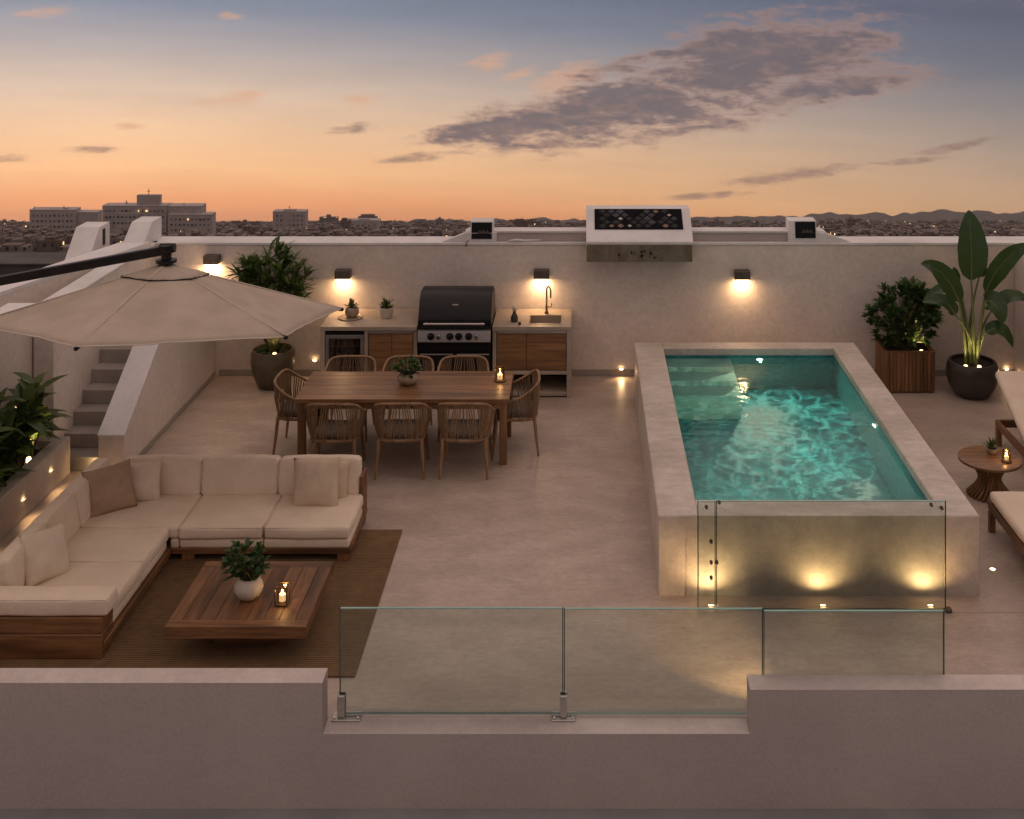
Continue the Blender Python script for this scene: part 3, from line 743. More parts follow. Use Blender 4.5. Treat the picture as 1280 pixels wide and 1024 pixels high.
big_leaf([loc3(1196,361,.1), loc3(1186,356,.05), loc3(1170,364,0), loc3(1155,374,-.05)], .17, (-.2,-.6,.8), seed=3)
big_leaf([loc3(1232,365,0), loc3(1243,335,-.05), loc3(1262,313,-.1), loc3(1290,306,-.15)], .27, (.35,-.8,.5), seed=4)
big_leaf([loc3(1242,385,-.1), loc3(1256,368,-.15), loc3(1272,367,-.2), loc3(1292,380,-.25)], .22, (.1,-.6,.9), seed=5)
big_leaf([loc3(1232,377,-.15), loc3(1240,372,-.2), loc3(1250,386,-.3), loc3(1253,405,-.35)], .30, (.2,-.9,.3), seed=6)
big_leaf([loc3(1232,416,-.2), loc3(1246,404,-.25), loc3(1258,412,-.3), loc3(1266,434,-.3)], .20, (.2,-.7,.6), seed=7)
big_leaf([loc3(1194,394,-.1), loc3(1188,376,-.12), loc3(1172,372,-.15), loc3(1153,378,-.2)], .20, (-.2,-.7,.7), seed=8)
big_leaf([loc3(1198,354,.05), loc3(1195,345,.05), loc3(1193,338,.05), loc3(1192,334,.05)], .10, fr, seed=9)
big_leaf([loc3(1224,346,.12), loc3(1227,338,.12), loc3(1226,330,.12), loc3(1224,322,.12)], .16, fr, seed=10)
up_light(t, (-.15,-.2,.41), 6, (.2,.2,1)); up_light(t, (.02,-.22,.41), 3, (.1,.25,1))

# planter bed on the left
t = thing('planter_bed', 'long concrete planter full of broad glossy leaves behind the sofa', 'planter', (0,0,0))
b = MB()
xo, xin, yn, yfar, h = -5.68, -5.83, 9.2, 13.27, .41
b.box(xin, xo, yn, yfar, 0, h, .006); b.box(-6.12, xin-.001, yfar-.14, yfar-.001, 0, h-.0008)
b.done('planter_box', M['planter'], t)
b = MB(); b.box(-6.115, xin-.002, yn, yfar-.142, 0, .33); b.done('soil', M['soil'], t)
r = random.Random(5); fb = MB(); fb.norecalc = True; sb = MB()
for k in range(60):
    y = r.uniform(11.2, 13.0); x = r.uniform(-6.05,-5.9); hh = r.uniform(.25,1.05)*(1.22 if y > 12.2 else .9)
    p = Vector((x, y, .33)); q = p+Vector((r.uniform(-.06,.22), r.uniform(-.25,.2), hh*.75))
    sb.tube([p, p.lerp(q,.5)+Vector((0,0,.05)), q], [.008,.006,.004], 5)
    for s_ in range(7):
        a = r.uniform(0,6.283); el = R(r.uniform(5,75)); pp = p.lerp(q, r.uniform(.5,1))
        d = Vector((math.cos(a)*math.cos(el), math.sin(a)*math.cos(el), math.sin(el)))
        fb.leaf(pp, d, (0,0,1), r.uniform(.24,.42), r.uniform(.09,.15), r.uniform(.15,.5), .25, 6, .8)
fb.done('foliage', M['leaf_mid'], t, True); sb.done('stem', M['stem'], t, True)
up_light(t, (-5.9,12.75,.335), 14, (-.2,.0,1)); up_light(t, (-5.9,11.75,.335), 9, (-.2,.1,1))

# ------------------------------------------------------------------ dining table, chairs
t = thing('dining_table', 'long rectangular wooden dining table set with eight chairs', 'table', (-2.045,13.93,0))
hw, hd = 1.205, .475
b = MB(); n = 6
for i in range(n): y = -hd+2*hd*i/n; b.box(-hw, hw, y+.0008, y+2*hd/n-.0008, .705, .75, .003)
b.done('tabletop', M['table_wood'], t)
boxes('apron', M['table_wood'], t, [(-hw+.05,hw-.05,-hd+.03,-hd+.055,.63,.7045),(-hw+.05,hw-.05,hd-.055,hd-.03,.63,.7045)])
for sx in (-1,1):
    for sy in (-1,1):
        b = MB(); b.box(sx*(hw-.07)-.042, sx*(hw-.07)+.042, sy*(hd-.07)-.042, sy*(hd-.07)+.042, 0, .7042, .006); b.done('leg', M['table_leg'], t)
def make_chair(label):
    t = thing('dining_chair', label, 'chair', (0,0,0), 0, 'woven chairs round the dining table')
    rail = [(-.285,.23,.60),(-.298,.12,.635),(-.305,-.02,.67),(-.298,-.14,.735),(-.268,-.225,.80),(-.20,-.262,.825),(-.10,-.275,.83)]
    rail = rail + [(0,-.278,.831)] + [(-x,y,z) for x,y,z in rail[::-1]]
    # smooth the rail with Catmull-Rom
    P = [Vector(p) for p in rail]; S = []
    for i in range(len(P)-1):
        p0, p1_, p2_, p3 = P[max(i-1,0)], P[i], P[i+1], P[min(i+2,len(P)-1)]
        for k in range(4):
            u = k/4; S.append(.5*((2*p1_)+(p2_-p0)*u+(2*p0-5*p1_+4*p2_-p3)*u*u+(3*p1_-p0-3*p2_+p3)*u**3))
    S.append(P[-1])
    b = MB(); b.tube(S, .016, 8)
    # seat ring (rounded rectangle)
    ring = []
    for k in range(33):
        a = 2*math.pi*k/32; c_, s_ = math.cos(a), math.sin(a); e_ = .55
        ring.append((.255*math.copysign(abs(c_)**e_, c_), .245*math.copysign(abs(s_)**e_, s_), .415))
    b.tube(ring, .019, 8, cap=False)
    for sx in (-1,1): b.tube([(sx*.285,.23,.60),(sx*.272,.235,.50),(sx*.245,.215,.415)], [.016,.017,.018], 8)
    b.done('frame', M['chair_wood'], t, True)
    b = MB(); L = len(S)-1
    for k in range(41):
        u = .10+.80*k/40; q = S[int(round(u*L))]
        a = math.atan2(q.y*.95, q.x); c_, s_ = math.cos(a), math.sin(a); e_ = .55
        foot = Vector((.255*math.copysign(abs(c_)**e_, c_), .245*math.copysign(abs(s_)**e_, s_), .418))
        mid = foot.lerp(q, .5); mid.x *= 1.07; mid.y *= 1.07
        b.tube([foot, mid, q], .0078, 5, cap=False)
    # woven band behind the cushion
    b.done('rope_back', M['rope'], t, True)
    b = MB(); b.cushion(-.235,.235,-.22,.225,.425,.49, r=.03, puff=.012); b.done('cushion', M['chair_cushion'], t, True)
    for sx in (-1,1):
        for sy in (-1,1):
            b = MB(); b.tube([(sx*.235,sy*.215,.43),(sx*.245,sy*.232,.25),(sx*.262,sy*.262,0)], [.021,.019,.012], 10); b.done('leg', M['chair_wood'], t, True, 60)
    return t
ch = make_chair('woven rope chair with its back to the sofa, nearest the stairs')
ch.location = (-2.75,13.34,0)
dup(ch, (-2.02,13.36,0), R(1.5), 'woven rope chair with its back to the sofa, middle of that side')
dup(ch, (-1.31,13.36,0), R(-1), 'woven rope chair with its back to the sofa, nearest the pool')
dup(ch, (-2.83,14.42,0), R(180), 'woven rope chair on the kitchen side, in front of the wine fridge')
dup(ch, (-2.13,14.42,0), R(179), 'woven rope chair on the kitchen side, behind the bowl plant')
dup(ch, (-1.46,14.42,0), R(181), 'woven rope chair on the kitchen side, in front of the grill')
dup(ch, (-3.29,14.0,0), R(-92), 'woven rope chair at the table end towards the olive pot')
dup(ch, (-.80,13.98,0), R(94), 'woven rope chair at the table end towards the pool')

# ------------------------------------------------------------------ outdoor kitchen
KY, KB = 15.59, 16.43
t = kit = thing('kitchen_counter', 'outdoor kitchen with stone worktop and wooden doors along the wall', 'kitchen', (0,0,0))
gl0, gl1 = -2.17, -1.19
boxes('worktop', M['worktop'], t, [(-3.43,gl0,KY,KB,.875,.928)], .004)
b = MB(); b.box(gl1, -1.0, KY, KB, .875, .928)
# worktop round the sink
sx0, sx1, sy0, sy1 = -.72, -.30, 15.72, 16.10
b.box(-.999, sx0, KY+.001, KB-.001, .8755, .9275); b.box(sx1, -.165, KY, KB, .875, .928, .004); b.box(sx0+.0005, sx1-.0005, KY+.001, sy0, .8755, .9275); b.box(sx0+.0005, sx1-.0005, sy1, KB-.001, .8755, .9275)
b.done('worktop', M['worktop'], t)
boxes('stone_side', M['worktop'], t, [(-3.425,-3.37,KY+.004,KB,0,.874),(-2.855,-2.81,KY+.004,KB,0,.874),(-.225,-.17,KY+.004,KB,0,.874),(gl1+.001,gl1+.05,KY+.02,KB,0,.874),(gl0-.05,gl0-.001,KY+.02,KB,0,.874)], .003)
boxes('stone_shelf', M['worktop'], t, [(gl1+.052,-.227,KY+.006,KB,.305,.35),(gl1+.052,-.227,KY+.03,KB,.02,.07)], .003)
boxes('carcass', M['black'], t, [(-2.808,gl0-.052,KY+.05,KB,.08,.87),(gl1+.052,-.227,KY+.05,KB,.353,.72),(gl1+.052,-.227,KB-.03,KB-.002,.072,.30)])
def door(x0, x1, z0, z1, rows):
    b = MB(); hz = (z1-z0)/rows
    for k in range(rows): b.box(x0+.003, x1-.003, KY+.018, KY+.045, z0+hz*k+.0012, z0+hz*(k+1)-.0012, .002)
    o = b.done('cabinet_door', M['cabinet'], t)
    return o
door(-2.805, -2.50, .10, .835, 7); door(-2.50, gl0-.055, .10, .835, 7)
door(gl1+.055, -.75, .36, .835, 4); door(-.75, -.23, .36, .835, 4)
boxes('trim_strip', M['steel'], t, [(-2.805,gl0-.055,KY+.008,KY+.016,.842,.868),(gl1+.055,-.23,KY+.008,KY+.016,.842,.868)])
# sink
b = MB(); b.norecalc = True
q0, q1 = .84, .9285
u0_, u1_, v0_, v1_ = sx0+.004, sx1-.004, sy0+.004, sy1-.004
b.quad((u0_,v0_,q0),(u1_,v0_,q0),(u1_,v1_,q0),(u0_,v1_,q0)); b.quad((u0_,v0_,q0),(u0_,v1_,q0),(u0_,v1_,q1),(u0_,v0_,q1)); b.quad((u1_,v1_,q0),(u1_,v0_,q0),(u1_,v0_,q1),(u1_,v1_,q1))
b.quad((u0_,v1_,q0),(u1_,v1_,q0),(u1_,v1_,q1),(u0_,v1_,q1)); b.quad((u1_,v0_,q0),(u0_,v0_,q0),(u0_,v0_,q1),(u1_,v0_,q1))
b.box(sx0-.015, sx1+.015, sy0-.015, v0_, .9287, .932); b.box(sx0-.015, sx1+.015, v1_, sy1+.015, .9287, .932); b.box(sx0-.015, u0_, v0_+.0005, v1_-.0005, .9287, .932); b.box(u1_, sx1+.015, v0_+.0005, v1_-.0005, .9287, .932)
b.done('sink_bowl', surf('sink_metal', (.32,.26,.20), (.40,.33,.26), rough=.4, metal=.3, bump=.05), t)
b = MB(); fx, fy = -.505, 16.2
b.lathe([(.028,0),(.028,.02),(.016,.03),(.014,.12),(0,.12)], 16, (fx,fy,.928))
b.tube([(fx,fy,1.0),(fx,fy,1.24)]+[(fx+.03-.03*math.cos(a), fy-.06+.06*math.cos(a), 1.24+.065*math.sin(a)) for a in [R(k) for k in range(20,181,20)]]+[(fx+.06,fy-.12,1.17)], .011, 10)
b.tube([(fx,fy,1.02),(fx+.06,fy-.01,1.02),(fx+.07,fy-.01,1.07)], .008, 8)
b.done('tap', M['brass'], t, True, 50)
# wine fridge
t = thing('wine_fridge', 'built-in wine fridge with glass door under the worktop', 'fridge', (-3.1125,KY,0))
b = MB(); b.box(-.25, .25, .045, .75, .05, .85); b.done('cabinet_body', M['black'], t)
b = MB(); b.box(-.25, -.205, .006, .043, .06, .815, .004); b.box(.205, .25, .006, .043, .06, .815, .004); b.box(-.2045, .2045, .006, .043, .77, .815, .004); b.box(-.2045, .2045, .006, .043, .06, .10, .004); b.done('door_frame', surf('fridge_frame', (.17,.16,.15), (.23,.215,.2), rough=.45, metal=.3, bump=.05), t)
for k in range(4):
    z = .24+.14*k; boxes('shelf', M['chair_wood'], t, [(-.20,.20,.022,.04,z,z+.018)], .002)
    for j in range(5): b = MB(); b.tube([(-.16+.08*j, .043, .285+.14*k), (-.16+.08*j, .030, .285+.14*k)], [.028,.022], 10); b.done('bottle_end', M['pot_olive'], t, True, 50)
b = MB(); b.box(-.2045, .2045, .012, .016, .10, .77); b.done('door_glass', thin_glass('fridge_glass', (.82,.8,.78)), t)
# grill
t = thing('grill', 'large black gas grill with closed hood and steel control panel', 'grill', (-1.68,KY,0))
hw = .475
boxes('grill_body', M['blackgloss'], t, [(-hw,hw,.05,.80,.0,.799)], .006); boxes('hood_base', M['blackgloss'], t, [(-hw,hw,-.02,.8,.80,.903)], .01)
b = MB(); b.prism([(-.01,.905),(-.04,.98),(-.035,1.03),(.02,1.04),(.05,1.12),(.13,1.25),(.26,1.33),(.50,1.33),(.66,1.25),(.72,1.1),(.74,.905)], -hw, hw, 'X')
bmesh.ops.bevel(b.bm, geom=[e_ for e_ in b.bm.edges if abs((e_.verts[0].co-e_.verts[1].co).x) < 1e-4], offset=.014, segments=2, affect='EDGES')
hood = b.done('hood', M['blackgloss'], t, True, 35)
b = MB(); b.box(-.04, .04, .075, .084, 1.175, 1.20, .002, m=Matrix.Translation((0,0,0))); b.bm.transform(Matrix.Translation((0,.0,0))); b.done('badge', M['chrome'], hood)
b = MB(); b.tube([(-hw+.08,-.075,.985),(hw-.08,-.075,.985)], .014, 10); b.box(-hw+.10, -hw+.125, -.07, -.03, .975, .995); b.box(hw-.125, hw-.10, -.07, -.03, .975, .995); b.done('handle', M['steel'], hood, True, 40)
b = MB(); b.prism([(-.065,.895),(-.085,.755),(.0,.745),(.0,.895)], -hw+.005, hw-.005, 'X'); pn = b.done('control_panel', M['steel'], t)
for k, x in enumerate((-.30,-.20,-.055,.06,.19,.29)):
    b = MB(); rr = .042 if k in (0,2,3,4) else .030
    b.lathe([(0,.045),(rr*.75,.045),(rr*.85,.035),(rr*.9,.01),(rr*1.15,.008),(rr*1.15,0)], 20); b.bm.transform(Matrix.Translation((x,-.076,.825)) @ Matrix.Rotation(R(98), 4, 'X'))
    b.done('knob', M['black'] if k in (0,2,3,4) else M['chrome'], pn, True, 40)
for x0, x1 in ((-hw+.01,-.006),(.006,hw-.01)):
    b = MB(); b.box(x0, x1, .022, .048, .08, .58, .004); dr = b.done('grill_door', M['blackgloss'], t)
    b = MB(); b.box(x0+.02, x1-.02, -.004, .021, .56, .575, .003); b.done('handle', M['steel'], dr)
b = MB(); b.box(-hw+.01, hw-.01, .024, .048, .60, .735, .004); b.done('drawer', M['blackgloss'], t)

# ------------------------------------------------------------------ small things on tables and counter
def pot_plant(name, label, loc, prof, potmat, leafm, nL, L, W, elev, zb, grp=None, fold=.3, droop=.35):
    t = thing(name, label, 'plant', loc, 0, grp)
    b = MB(); b.lathe(prof, 28); b.done('pot', potmat, t, True, 50)
    b = MB(); b.lathe([(prof[-2][0]*.95,zb),(0,zb+.005)], 20); b.done('soil', M['soil'], t, True)
    b = MB(); b.norecalc = True; rosette(b, (0,0,zb), nL, L, W, elev, droop, fold, 5); b.done('foliage', leafm, t, True)
    return t
# succulent by the grill
c = fl(483,397,.928)
pot_plant('potted_succulent', 'spiky green plant in a cream pot on the kitchen worktop', c, [(0,0),(.065,0),(.08,.02),(.095,.10),(.098,.135),(.088,.14),(.085,.12),(0,.12)], M['ceramic'], M['leaf_mid'], 26, .17, .042, (15,80), .125, droop=.1)
# tray + pot under the canopy tip
c = fl(440,397,.928)
b = MB(); b.lathe([(0,0),(.15,0),(.165,.012),(.155,.016),(.145,.008),(0,.008)], 28); o = b.done('tray', M['ceramic_brown'], None, True, 50); o.location = c+Vector((-.02,-.02,.001)); tag(o, 'round brown tray under the succulent pot on the worktop', 'tray')
pot_plant('potted_succulent', 'brown patterned pot with pale succulent on the round tray', c+Vector((0,0,.010)), [(0,0),(.06,0),(.085,.03),(.095,.07),(.085,.115),(.07,.13),(.062,.13),(.06,.11),(0,.11)], M['ceramic_brown'], M['leaf_pale'], 30, .12, .05, (10,85), .115, droop=-.1)
# bottles by the sink
c = fl(643,402,.928)
t = thing('soap_bottle', 'dark bottle with pale stopper on the worktop beside the sink', 'bottle', c)
b = MB(); b.lathe([(0,0),(.045,0),(.05,.01),(.048,.06),(.03,.10),(.02,.12),(.02,.14),(0,.14)], 20); b.done('bottle_body', M['pot_dark'], t, True, 50)
b = MB(); b.lathe([(.022,.141),(.03,.16),(.028,.19),(.015,.2),(0,.2)], 16); b.done('stopper', M['ceramic'], t, True, 50)
c = fl(649,406,.928); b = MB(); b.lathe([(0,0),(.018,0),(.022,.015),(.016,.035),(0,.04)], 14); o = b.done('salt_pot', M['pot_dark'], None, True); o.location = c+Vector((.005,0,.001)); tag(o, 'tiny dark pot beside the bottle on the worktop', 'pot')
# bowl plant on dining table
c = fl(510,480,.751)
t = thing('bowl_plant', 'leafy plant in a rounded brown bowl on the dining table', 'plant', c)
b = MB(); b.lathe([(0,0),(.06,0),(.09,.012),(.125,.05),(.125,.085),(.10,.125),(.088,.13),(.085,.115),(0,.11)], 30); b.done('pot', M['ceramic_brown'], t, True, 50)
bush(t, M['leaf_mid'], (0,0,.11), (0,0,.18), (.15,.12,.085), 34, 7, .085, .035, 31, elev=(-5,75), tip=.8)
# bowl plant on coffee table
c = fl(311,747,.323)
t = thing('vase_plant', 'leafy sprig plant in a round cream vase on the coffee table', 'plant', c)
b = MB(); b.lathe([(0,0),(.06,0),(.09,.02),(.118,.07),(.118,.11),(.095,.155),(.08,.17),(.07,.17),(.068,.15),(0,.15)], 32); b.done('pot', M['ceramic'], t, True, 50)
bush(t, M['leaf_dark'], (0,0,.15), (-.03,0,.30), (.17,.14,.15), 36, 7, .10, .042, 37, elev=(-10,70), tip=.8)

def lantern(label, loc, r_, h, square=True, power=.7):
    t = thing('candle_lantern', label, 'lantern', loc, 0, 'lit candle lanterns')
    b = MB()
    if square:
        for sx in (-1,1):
            for sy in (-1,1): b.box(sx*r_-.004, sx*r_+.004, sy*r_-.004, sy*r_+.004, .0, h)
        for z in (0, h-.008):
            for s_ in (-1,1): b.box(-r_+.0045, r_-.0045, s_*r_-.004, s_*r_+.004, z, z+.008); b.box(s_*r_-.004, s_*r_+.004, -r_+.0045, r_-.0045, z, z+.008)
        b.box(-r_+.0046, r_-.0046, -r_+.0046, r_-.0046, .001, .007)
    else:
        b.lathe([(0,0),(r_*1.25,0),(r_*1.3,.012),(r_*1.1,.02),(0,.02)], 24)
        ring = [(r_*math.cos(2*math.pi*k/20), r_*math.sin(2*math.pi*k/20), h) for k in range(21)]; b.tube(ring, .003, 6, cap=False)
        for k in range(8): a = 2*math.pi*k/8; b.tube([(r_*1.08*math.cos(a), r_*1.08*math.sin(a), .015), (r_*math.cos(a), r_*math.sin(a), h)], .002, 5)
    b.done('lantern_frame', M['brass'], t)
    b = MB()
    if square:
        q = r_-.001
        for s_ in (-1,1): b.quad((-q,s_*q,.01),(q,s_*q,.01),(q,s_*q,h-.01),(-q,s_*q,h-.01)); b.quad((s_*q,-q,.01),(s_*q,q,.01),(s_*q,q,h-.01),(s_*q,-q,h-.01))
    else: b.lathe([(r_*.97,.021),(r_*.97,h-.002)], 24)
    b.done('lantern_glass', M['candle_glass'], t, not square)
    b = MB(); ch_ = h*.5; b.lathe([(0,.022),(r_*.55,.022),(r_*.55,ch_),(r_*.4,ch_-.004),(0,ch_-.006)], 20); cd = b.done('candle', M['wax'], t, True, 50)
    b = MB(); b.lathe([(0,ch_),(.007,ch_+.010),(.0085,ch_+.018),(.004,ch_+.034),(0,ch_+.042)], 12); b.done('flame', M['flame'], cd, True)
    light('POINT', 'candle_light', t, (0,0,ch_+.025), power, (1,.55,.2), .012)
    return t
lantern('small square glass lantern with lit candle on the coffee table', fl(353,754,.323), .048, .15, True, 1.5)
lantern('round glass candle holder on the dining table', fl(625,476,.751), .055, .15, False, 1.0)

# ------------------------------------------------------------------ side table and loungers
t = thing('side_table', 'round wooden side table with hourglass base between the loungers', 'table', (4.30,12.72,0))
b = MB(); b.lathe([(0,.40),(.30,.40),(.325,.392),(.325,.368),(.30,.36),(0,.36)], 48); b.done('tabletop', M['table_wood'], t, True, 40)
b = MB()
for k in range(26):
    a = 2*math.pi*k/26
    pts = []
    for j in range(9):
        u = j/8; rr = .105+.125*(abs(u-.52)/.52)**1.7; aa = a+.55*(u-.5); pts.append((rr*math.cos(aa), rr*math.sin(aa), .002+.356*u))
    b.tube(pts, .017, 6)
b.lathe([(.20,.002),(.16,.06),(.095,.18),(.13,.30),(.19,.358)], 24)
b.done('woven_base', M['teak_z'], t, True)
c = Vector((4.28,12.80,.402)) 
pot_plant('potted_succulent', 'tiny plant in a shallow bowl on the round side table', fl(1240,567,.402), [(0,0),(.035,0),(.06,.03),(.066,.06),(.058,.062),(.05,.05),(0,.05)], M['ceramic_brown'], M['leaf_dark'], 22, .13, .025, (25,85), .05, droop=.05)
lantern('round glass candle holder on the wooden side table', fl(1258,577,.402), .042, .115, False, .8)

def lounger(label, loc, rz):
    t = thing('sun_lounger', label, 'sun lounger', loc, rz, 'sun loungers by the pool')
    # local: head at +Y, foot at -Y, hinge at y=0
    b = MB()
    b.box(-.34, -.30, -1.0, .95, .20, .285, .006); b.box(.30, .34, -1.0, .95, .20, .285, .006)
    b.box(-.2995, .2995, -1.0, -.955, .20, .285, .006); b.box(-.2995, .2995, .905, .95, .20, .285, .006)
    b.done('frame', M['teak_y'], t)
    for sx in (-1,1):
        for y in (-.94,.89):
            b = MB(); b.box(sx*.32-.03, sx*.32+.03, y-.03, y+.03, 0, .199, .004); b.done('leg', M['teak_z'], t)
    b = MB()
    for k in range(12): y = -.93+.09*k; b.box(-.299, .299, y-.03, y+.03, .262, .284, .003)
    b.done('slats', M['teak'], t)
    m = Matrix.Translation((0,.02,.29)) @ Matrix.Rotation(R(24), 4, 'X')
    b = MB(); b.box(-.30, .30, .0, 1.06, -.012, .012, .003, m=m); b.box(-.31,-.27,.0,1.07,.0125,.04,.003,m=m); b.box(.27,.31,.0,1.07,.0125,.04,.003,m=m); b.done('back_frame', M['teak_y'], t)
    b = MB(); b.cushion(-.33, .33, -.99, .0, .288, .385, r=.035, puff=.012); b.done('seat_cushion', M['sofa'], t, True)
    b = MB(); b.cushion(-.33, .33, .01, 1.10, .042, .135, r=.035, puff=.012, m=m); b.done('back_cushion', M['sofa'], t, True)
    return t
lounger('sun lounger with raised back beyond the round side table', (5.17,13.15,0), R(0))
lounger('sun lounger nearer than the side table, its cushioned foot end towards it', (4.36,10.95,0), R(180))

# ------------------------------------------------------------------ parasol
uc = Vector((-4.084,11.734,2.178)); Ru, th0, hu, ty = 1.73, .435, .508, -.135
t = thing('parasol', 'large off-white cantilever parasol with black arm over the sofa corner', 'parasol', (0,0,0))
apex = uc+Vector((0,0,hu))
def rim(k, rr=1.0):
    a = th0-k*math.pi/3; d = Vector((Ru*math.cos(a), Ru*math.sin(a), 0)); d.z = ty*d.y-.02*d.x; return uc+d
rims = [rim(k) for k in range(6)]
def cone(a_, rim_, i, u, v, sag):
    p = a_.lerp(rim_[i].lerp(rim_[(i+1)%6], v), u); p = p.copy()
    s_ = math.sin(math.pi*v); p.z -= sag*s_*u*(1.2-u*.4)
    inn = (a_-p); inn.z = 0; p += inn*(.075*s_*u*u)
    p.z += .016*noise.noise(Vector((p.x*2.2, p.y*2.2, i)))*u + .010*u*s_*noise.noise(Vector((v*9+i*7, u*1.3, 2)))
    return p
b = MB()
for i in range(6):
    g_ = [[b.bm.verts.new(cone(apex, rims, i, .05+.95*a/14, c_/16, .045)) for c_ in range(17)] for a in range(15)]
    for a in range(14):
        for c_ in range(16): b.bm.faces.new((g_[a][c_], g_[a+1][c_], g_[a+1][c_+1], g_[a][c_+1]))
bmesh.ops.remove_doubles(b.bm, verts=b.bm.verts, dist=.001)
can = b.done('canopy', M['canopy'], t, True, 25, solid=.004)
b = MB(); ap2 = apex+Vector((0,0,.014)); r2 = [ap2.lerp(p, .24)+Vector((0,0,.004)) for p in rims]
for i in range(6):
    g_ = [[b.bm.verts.new(cone(ap2, r2, i, .05+.95*a/4, c_/8, .02)) for c_ in range(9)] for a in range(5)]
    for a in range(4):
        for c_ in range(8): b.bm.faces.new((g_[a][c_], g_[a+1][c_], g_[a+1][c_+1], g_[a][c_+1]))
bmesh.ops.remove_doubles(b.bm, verts=b.bm.verts, dist=.001)
b.done('vent', M['canopy'], can, True, 25, solid=.004)
b = MB()
for i in range(6): b.tube([cone(ap2, r2, i, 1, c_/8, .02) for c_ in range(9)], .006, 5)
b.done('piping', M['black'], can, True)
b = MB()
for i in range(6): b.tube([apex.lerp(rims[i], .24)+Vector((0,0,.004)), rims[i]+Vector((0,0,.004))], .006, 5); b.tube([ap2+(r2[i]-ap2)*.06, r2[i]], .006, 5)
for i in range(6): b.tube([cone(apex, rims, i, 1, c_/12, .045) for c_ in range(13)], .006, 5)
b.done('seam', M['seam'], can, True)
for i in range(6):
    d = (rims[i]-apex).normalized(); b = MB(); b.tube([rims[i]-d*.03+Vector((0,0,-.012)), rims[i]+d*.012+Vector((0,0,-.008)), rims[i]+d*.02+Vector((0,0,-.008))], [.018,.018,.008], 10); b.done('rib_tip', M['black'], t, True, 50)
    b = MB(); b.tube([apex+Vector((0,0,-.06)), rims[i]+Vector((0,0,-.022))], .010, 6); b.done('rib', M['black'], t, True)
hub = apex+Vector((0,0,.02))
b = MB(); b.lathe([(0,0),(.10,0),(.10,.025),(.05,.035),(.05,.09),(.075,.10),(.075,.17),(0,.175)], 20, hub); b.tube([hub+Vector((-.06,.0,.14)), hub+Vector((.085,0,.14))], .045, 12); b.done('hub', M['black'], t, True, 40)
a0 = hub+Vector((.02,0,.125)); a1 = Vector((-6.75, 11.2, 2.42))
b = MB()
dv = (a1-a0); q = dv.to_track_quat('X', 'Z').to_matrix().to_4x4(); q.translation = a0
b.box(0, dv.length, -.035, .035, -.042, .042, .006, m=q); b.done('arm', M['black'], t)
b = MB(); b.box(-6.82, -6.72, 11.13, 11.27, 0, 2.55, .01); b.done('mast', M['black'], t)
b = MB(); b.box(-7.2, -6.5, 10.9, 11.6, 0.002, .08, .01); b.done('base', M['ledge'], t)

# ------------------------------------------------------------------ roof boxes on the wall
t = thing('roof_box', 'wide white box on the wall top with dark panel of diamond shapes', 'roof box', (0,0,0))
x0, x1 = .03, 1.46; yf, yt = 16.05, 16.6
b = MB(); b.prism([(yf,1.905),(yf,1.93),(yt,2.26),(yt+.25,2.26),(yt+.25,1.835),(yf+.06,1.835)], x0, x1, 'X'); b.done('housing', M['cap'], t)
b = MB(); b.box(x0+.008, x1-.008, yf+.02, WY-.02, 1.655, 1.904, .004); fp = b.done('front_panel', surf('metal_fascia', (.13,.105,.07), (.22,.18,.125), ns=6, rough=.5, bump=.1, metal=.3), t)
b = MB(); b.box(x0+.315, x0+.318, yf+.0165, yf+.0195, 1.66, 1.90); b.done('joint', M['black'], fp)
b = MB(); rr_ = random.Random(3)
for k in range(26):
    xx = x0+.42+rr_.random()*.5; zz = 1.72+rr_.gauss(0,.02)+.05*rr_.random(); b.box(xx, xx+rr_.uniform(.006,.03), yf+.0165, yf+.0195, zz, zz+rr_.uniform(.006,.04))
b.done('scrawl', M['black'], fp)
sl = Vector((0, yt-yf, .33)).normalized(); nn = Vector((0,-sl.z,sl.y)); org = Vector(((x0+x1)/2, yf, 1.93))
mp = Matrix((( 1,0,0,org.x),(0,sl.y,nn.y,org.y),(0,sl.z,nn.z,org.z),(0,0,0,1)))
L_ = math.hypot(yt-yf, .33)
b = MB(); b.box(-.60, .60, L_*.36, L_*.98, .002, .012, 0, m=mp); dpn = b.done('dark_panel', M['silver_dark'], t)
dm = [surf('diamond_slate', (.045,.05,.06), (.075,.08,.095), ns=20, rough=.7, bump=.1, spec=.15), surf('diamond_copper', (.20,.13,.10), (.28,.19,.15), ns=20, rough=.7, bump=.1, spec=.15), surf('diamond_silver', (.42,.38,.34), (.55,.5,.45), ns=20, rough=.7, bump=.1, spec=.15), surf('diamond_charcoal', (.025,.025,.028), (.04,.04,.045), ns=20, rough=.7, bump=.1, spec=.15)]
u0, u1 = L_*.40, L_*.95
lat = []
for row in range(5):
    for k in range(9 if row % 2 == 0 else 8):
        fx_ = .07+.107*k+(.0535 if row % 2 else 0); mi = rr_.choice((0,0,3,3,3,1,2,2 if row in (1,3) else 0)); sz = {0: .058, 1: .044, 2: .036, 3: .056}[mi]*rr_.uniform(.85,1.1)
        if rr_.random() < .16: continue
        lat.append((fx_, .10+.20*row, sz, mi))
for (fx_, fy_, sz, mi) in lat:
    cx_ = -.57+1.14*fx_; cy_ = u0+(u1-u0)*fy_
    b = MB(); P = [mp @ Vector(q) for q in ((cx_-sz,cy_,.013),(cx_,cy_-sz*.85,.013),(cx_+sz,cy_,.013),(cx_,cy_+sz*.85,.013))]; top = mp @ Vector((cx_,cy_,.022))
    vs = [b.bm.verts.new(p) for p in P]; vt = b.bm.verts.new(top)
    for k in range(4): b.bm.faces.new((vs[k], vs[(k+1)%4], vt))
    b.done('diamond', dm[mi], dpn)
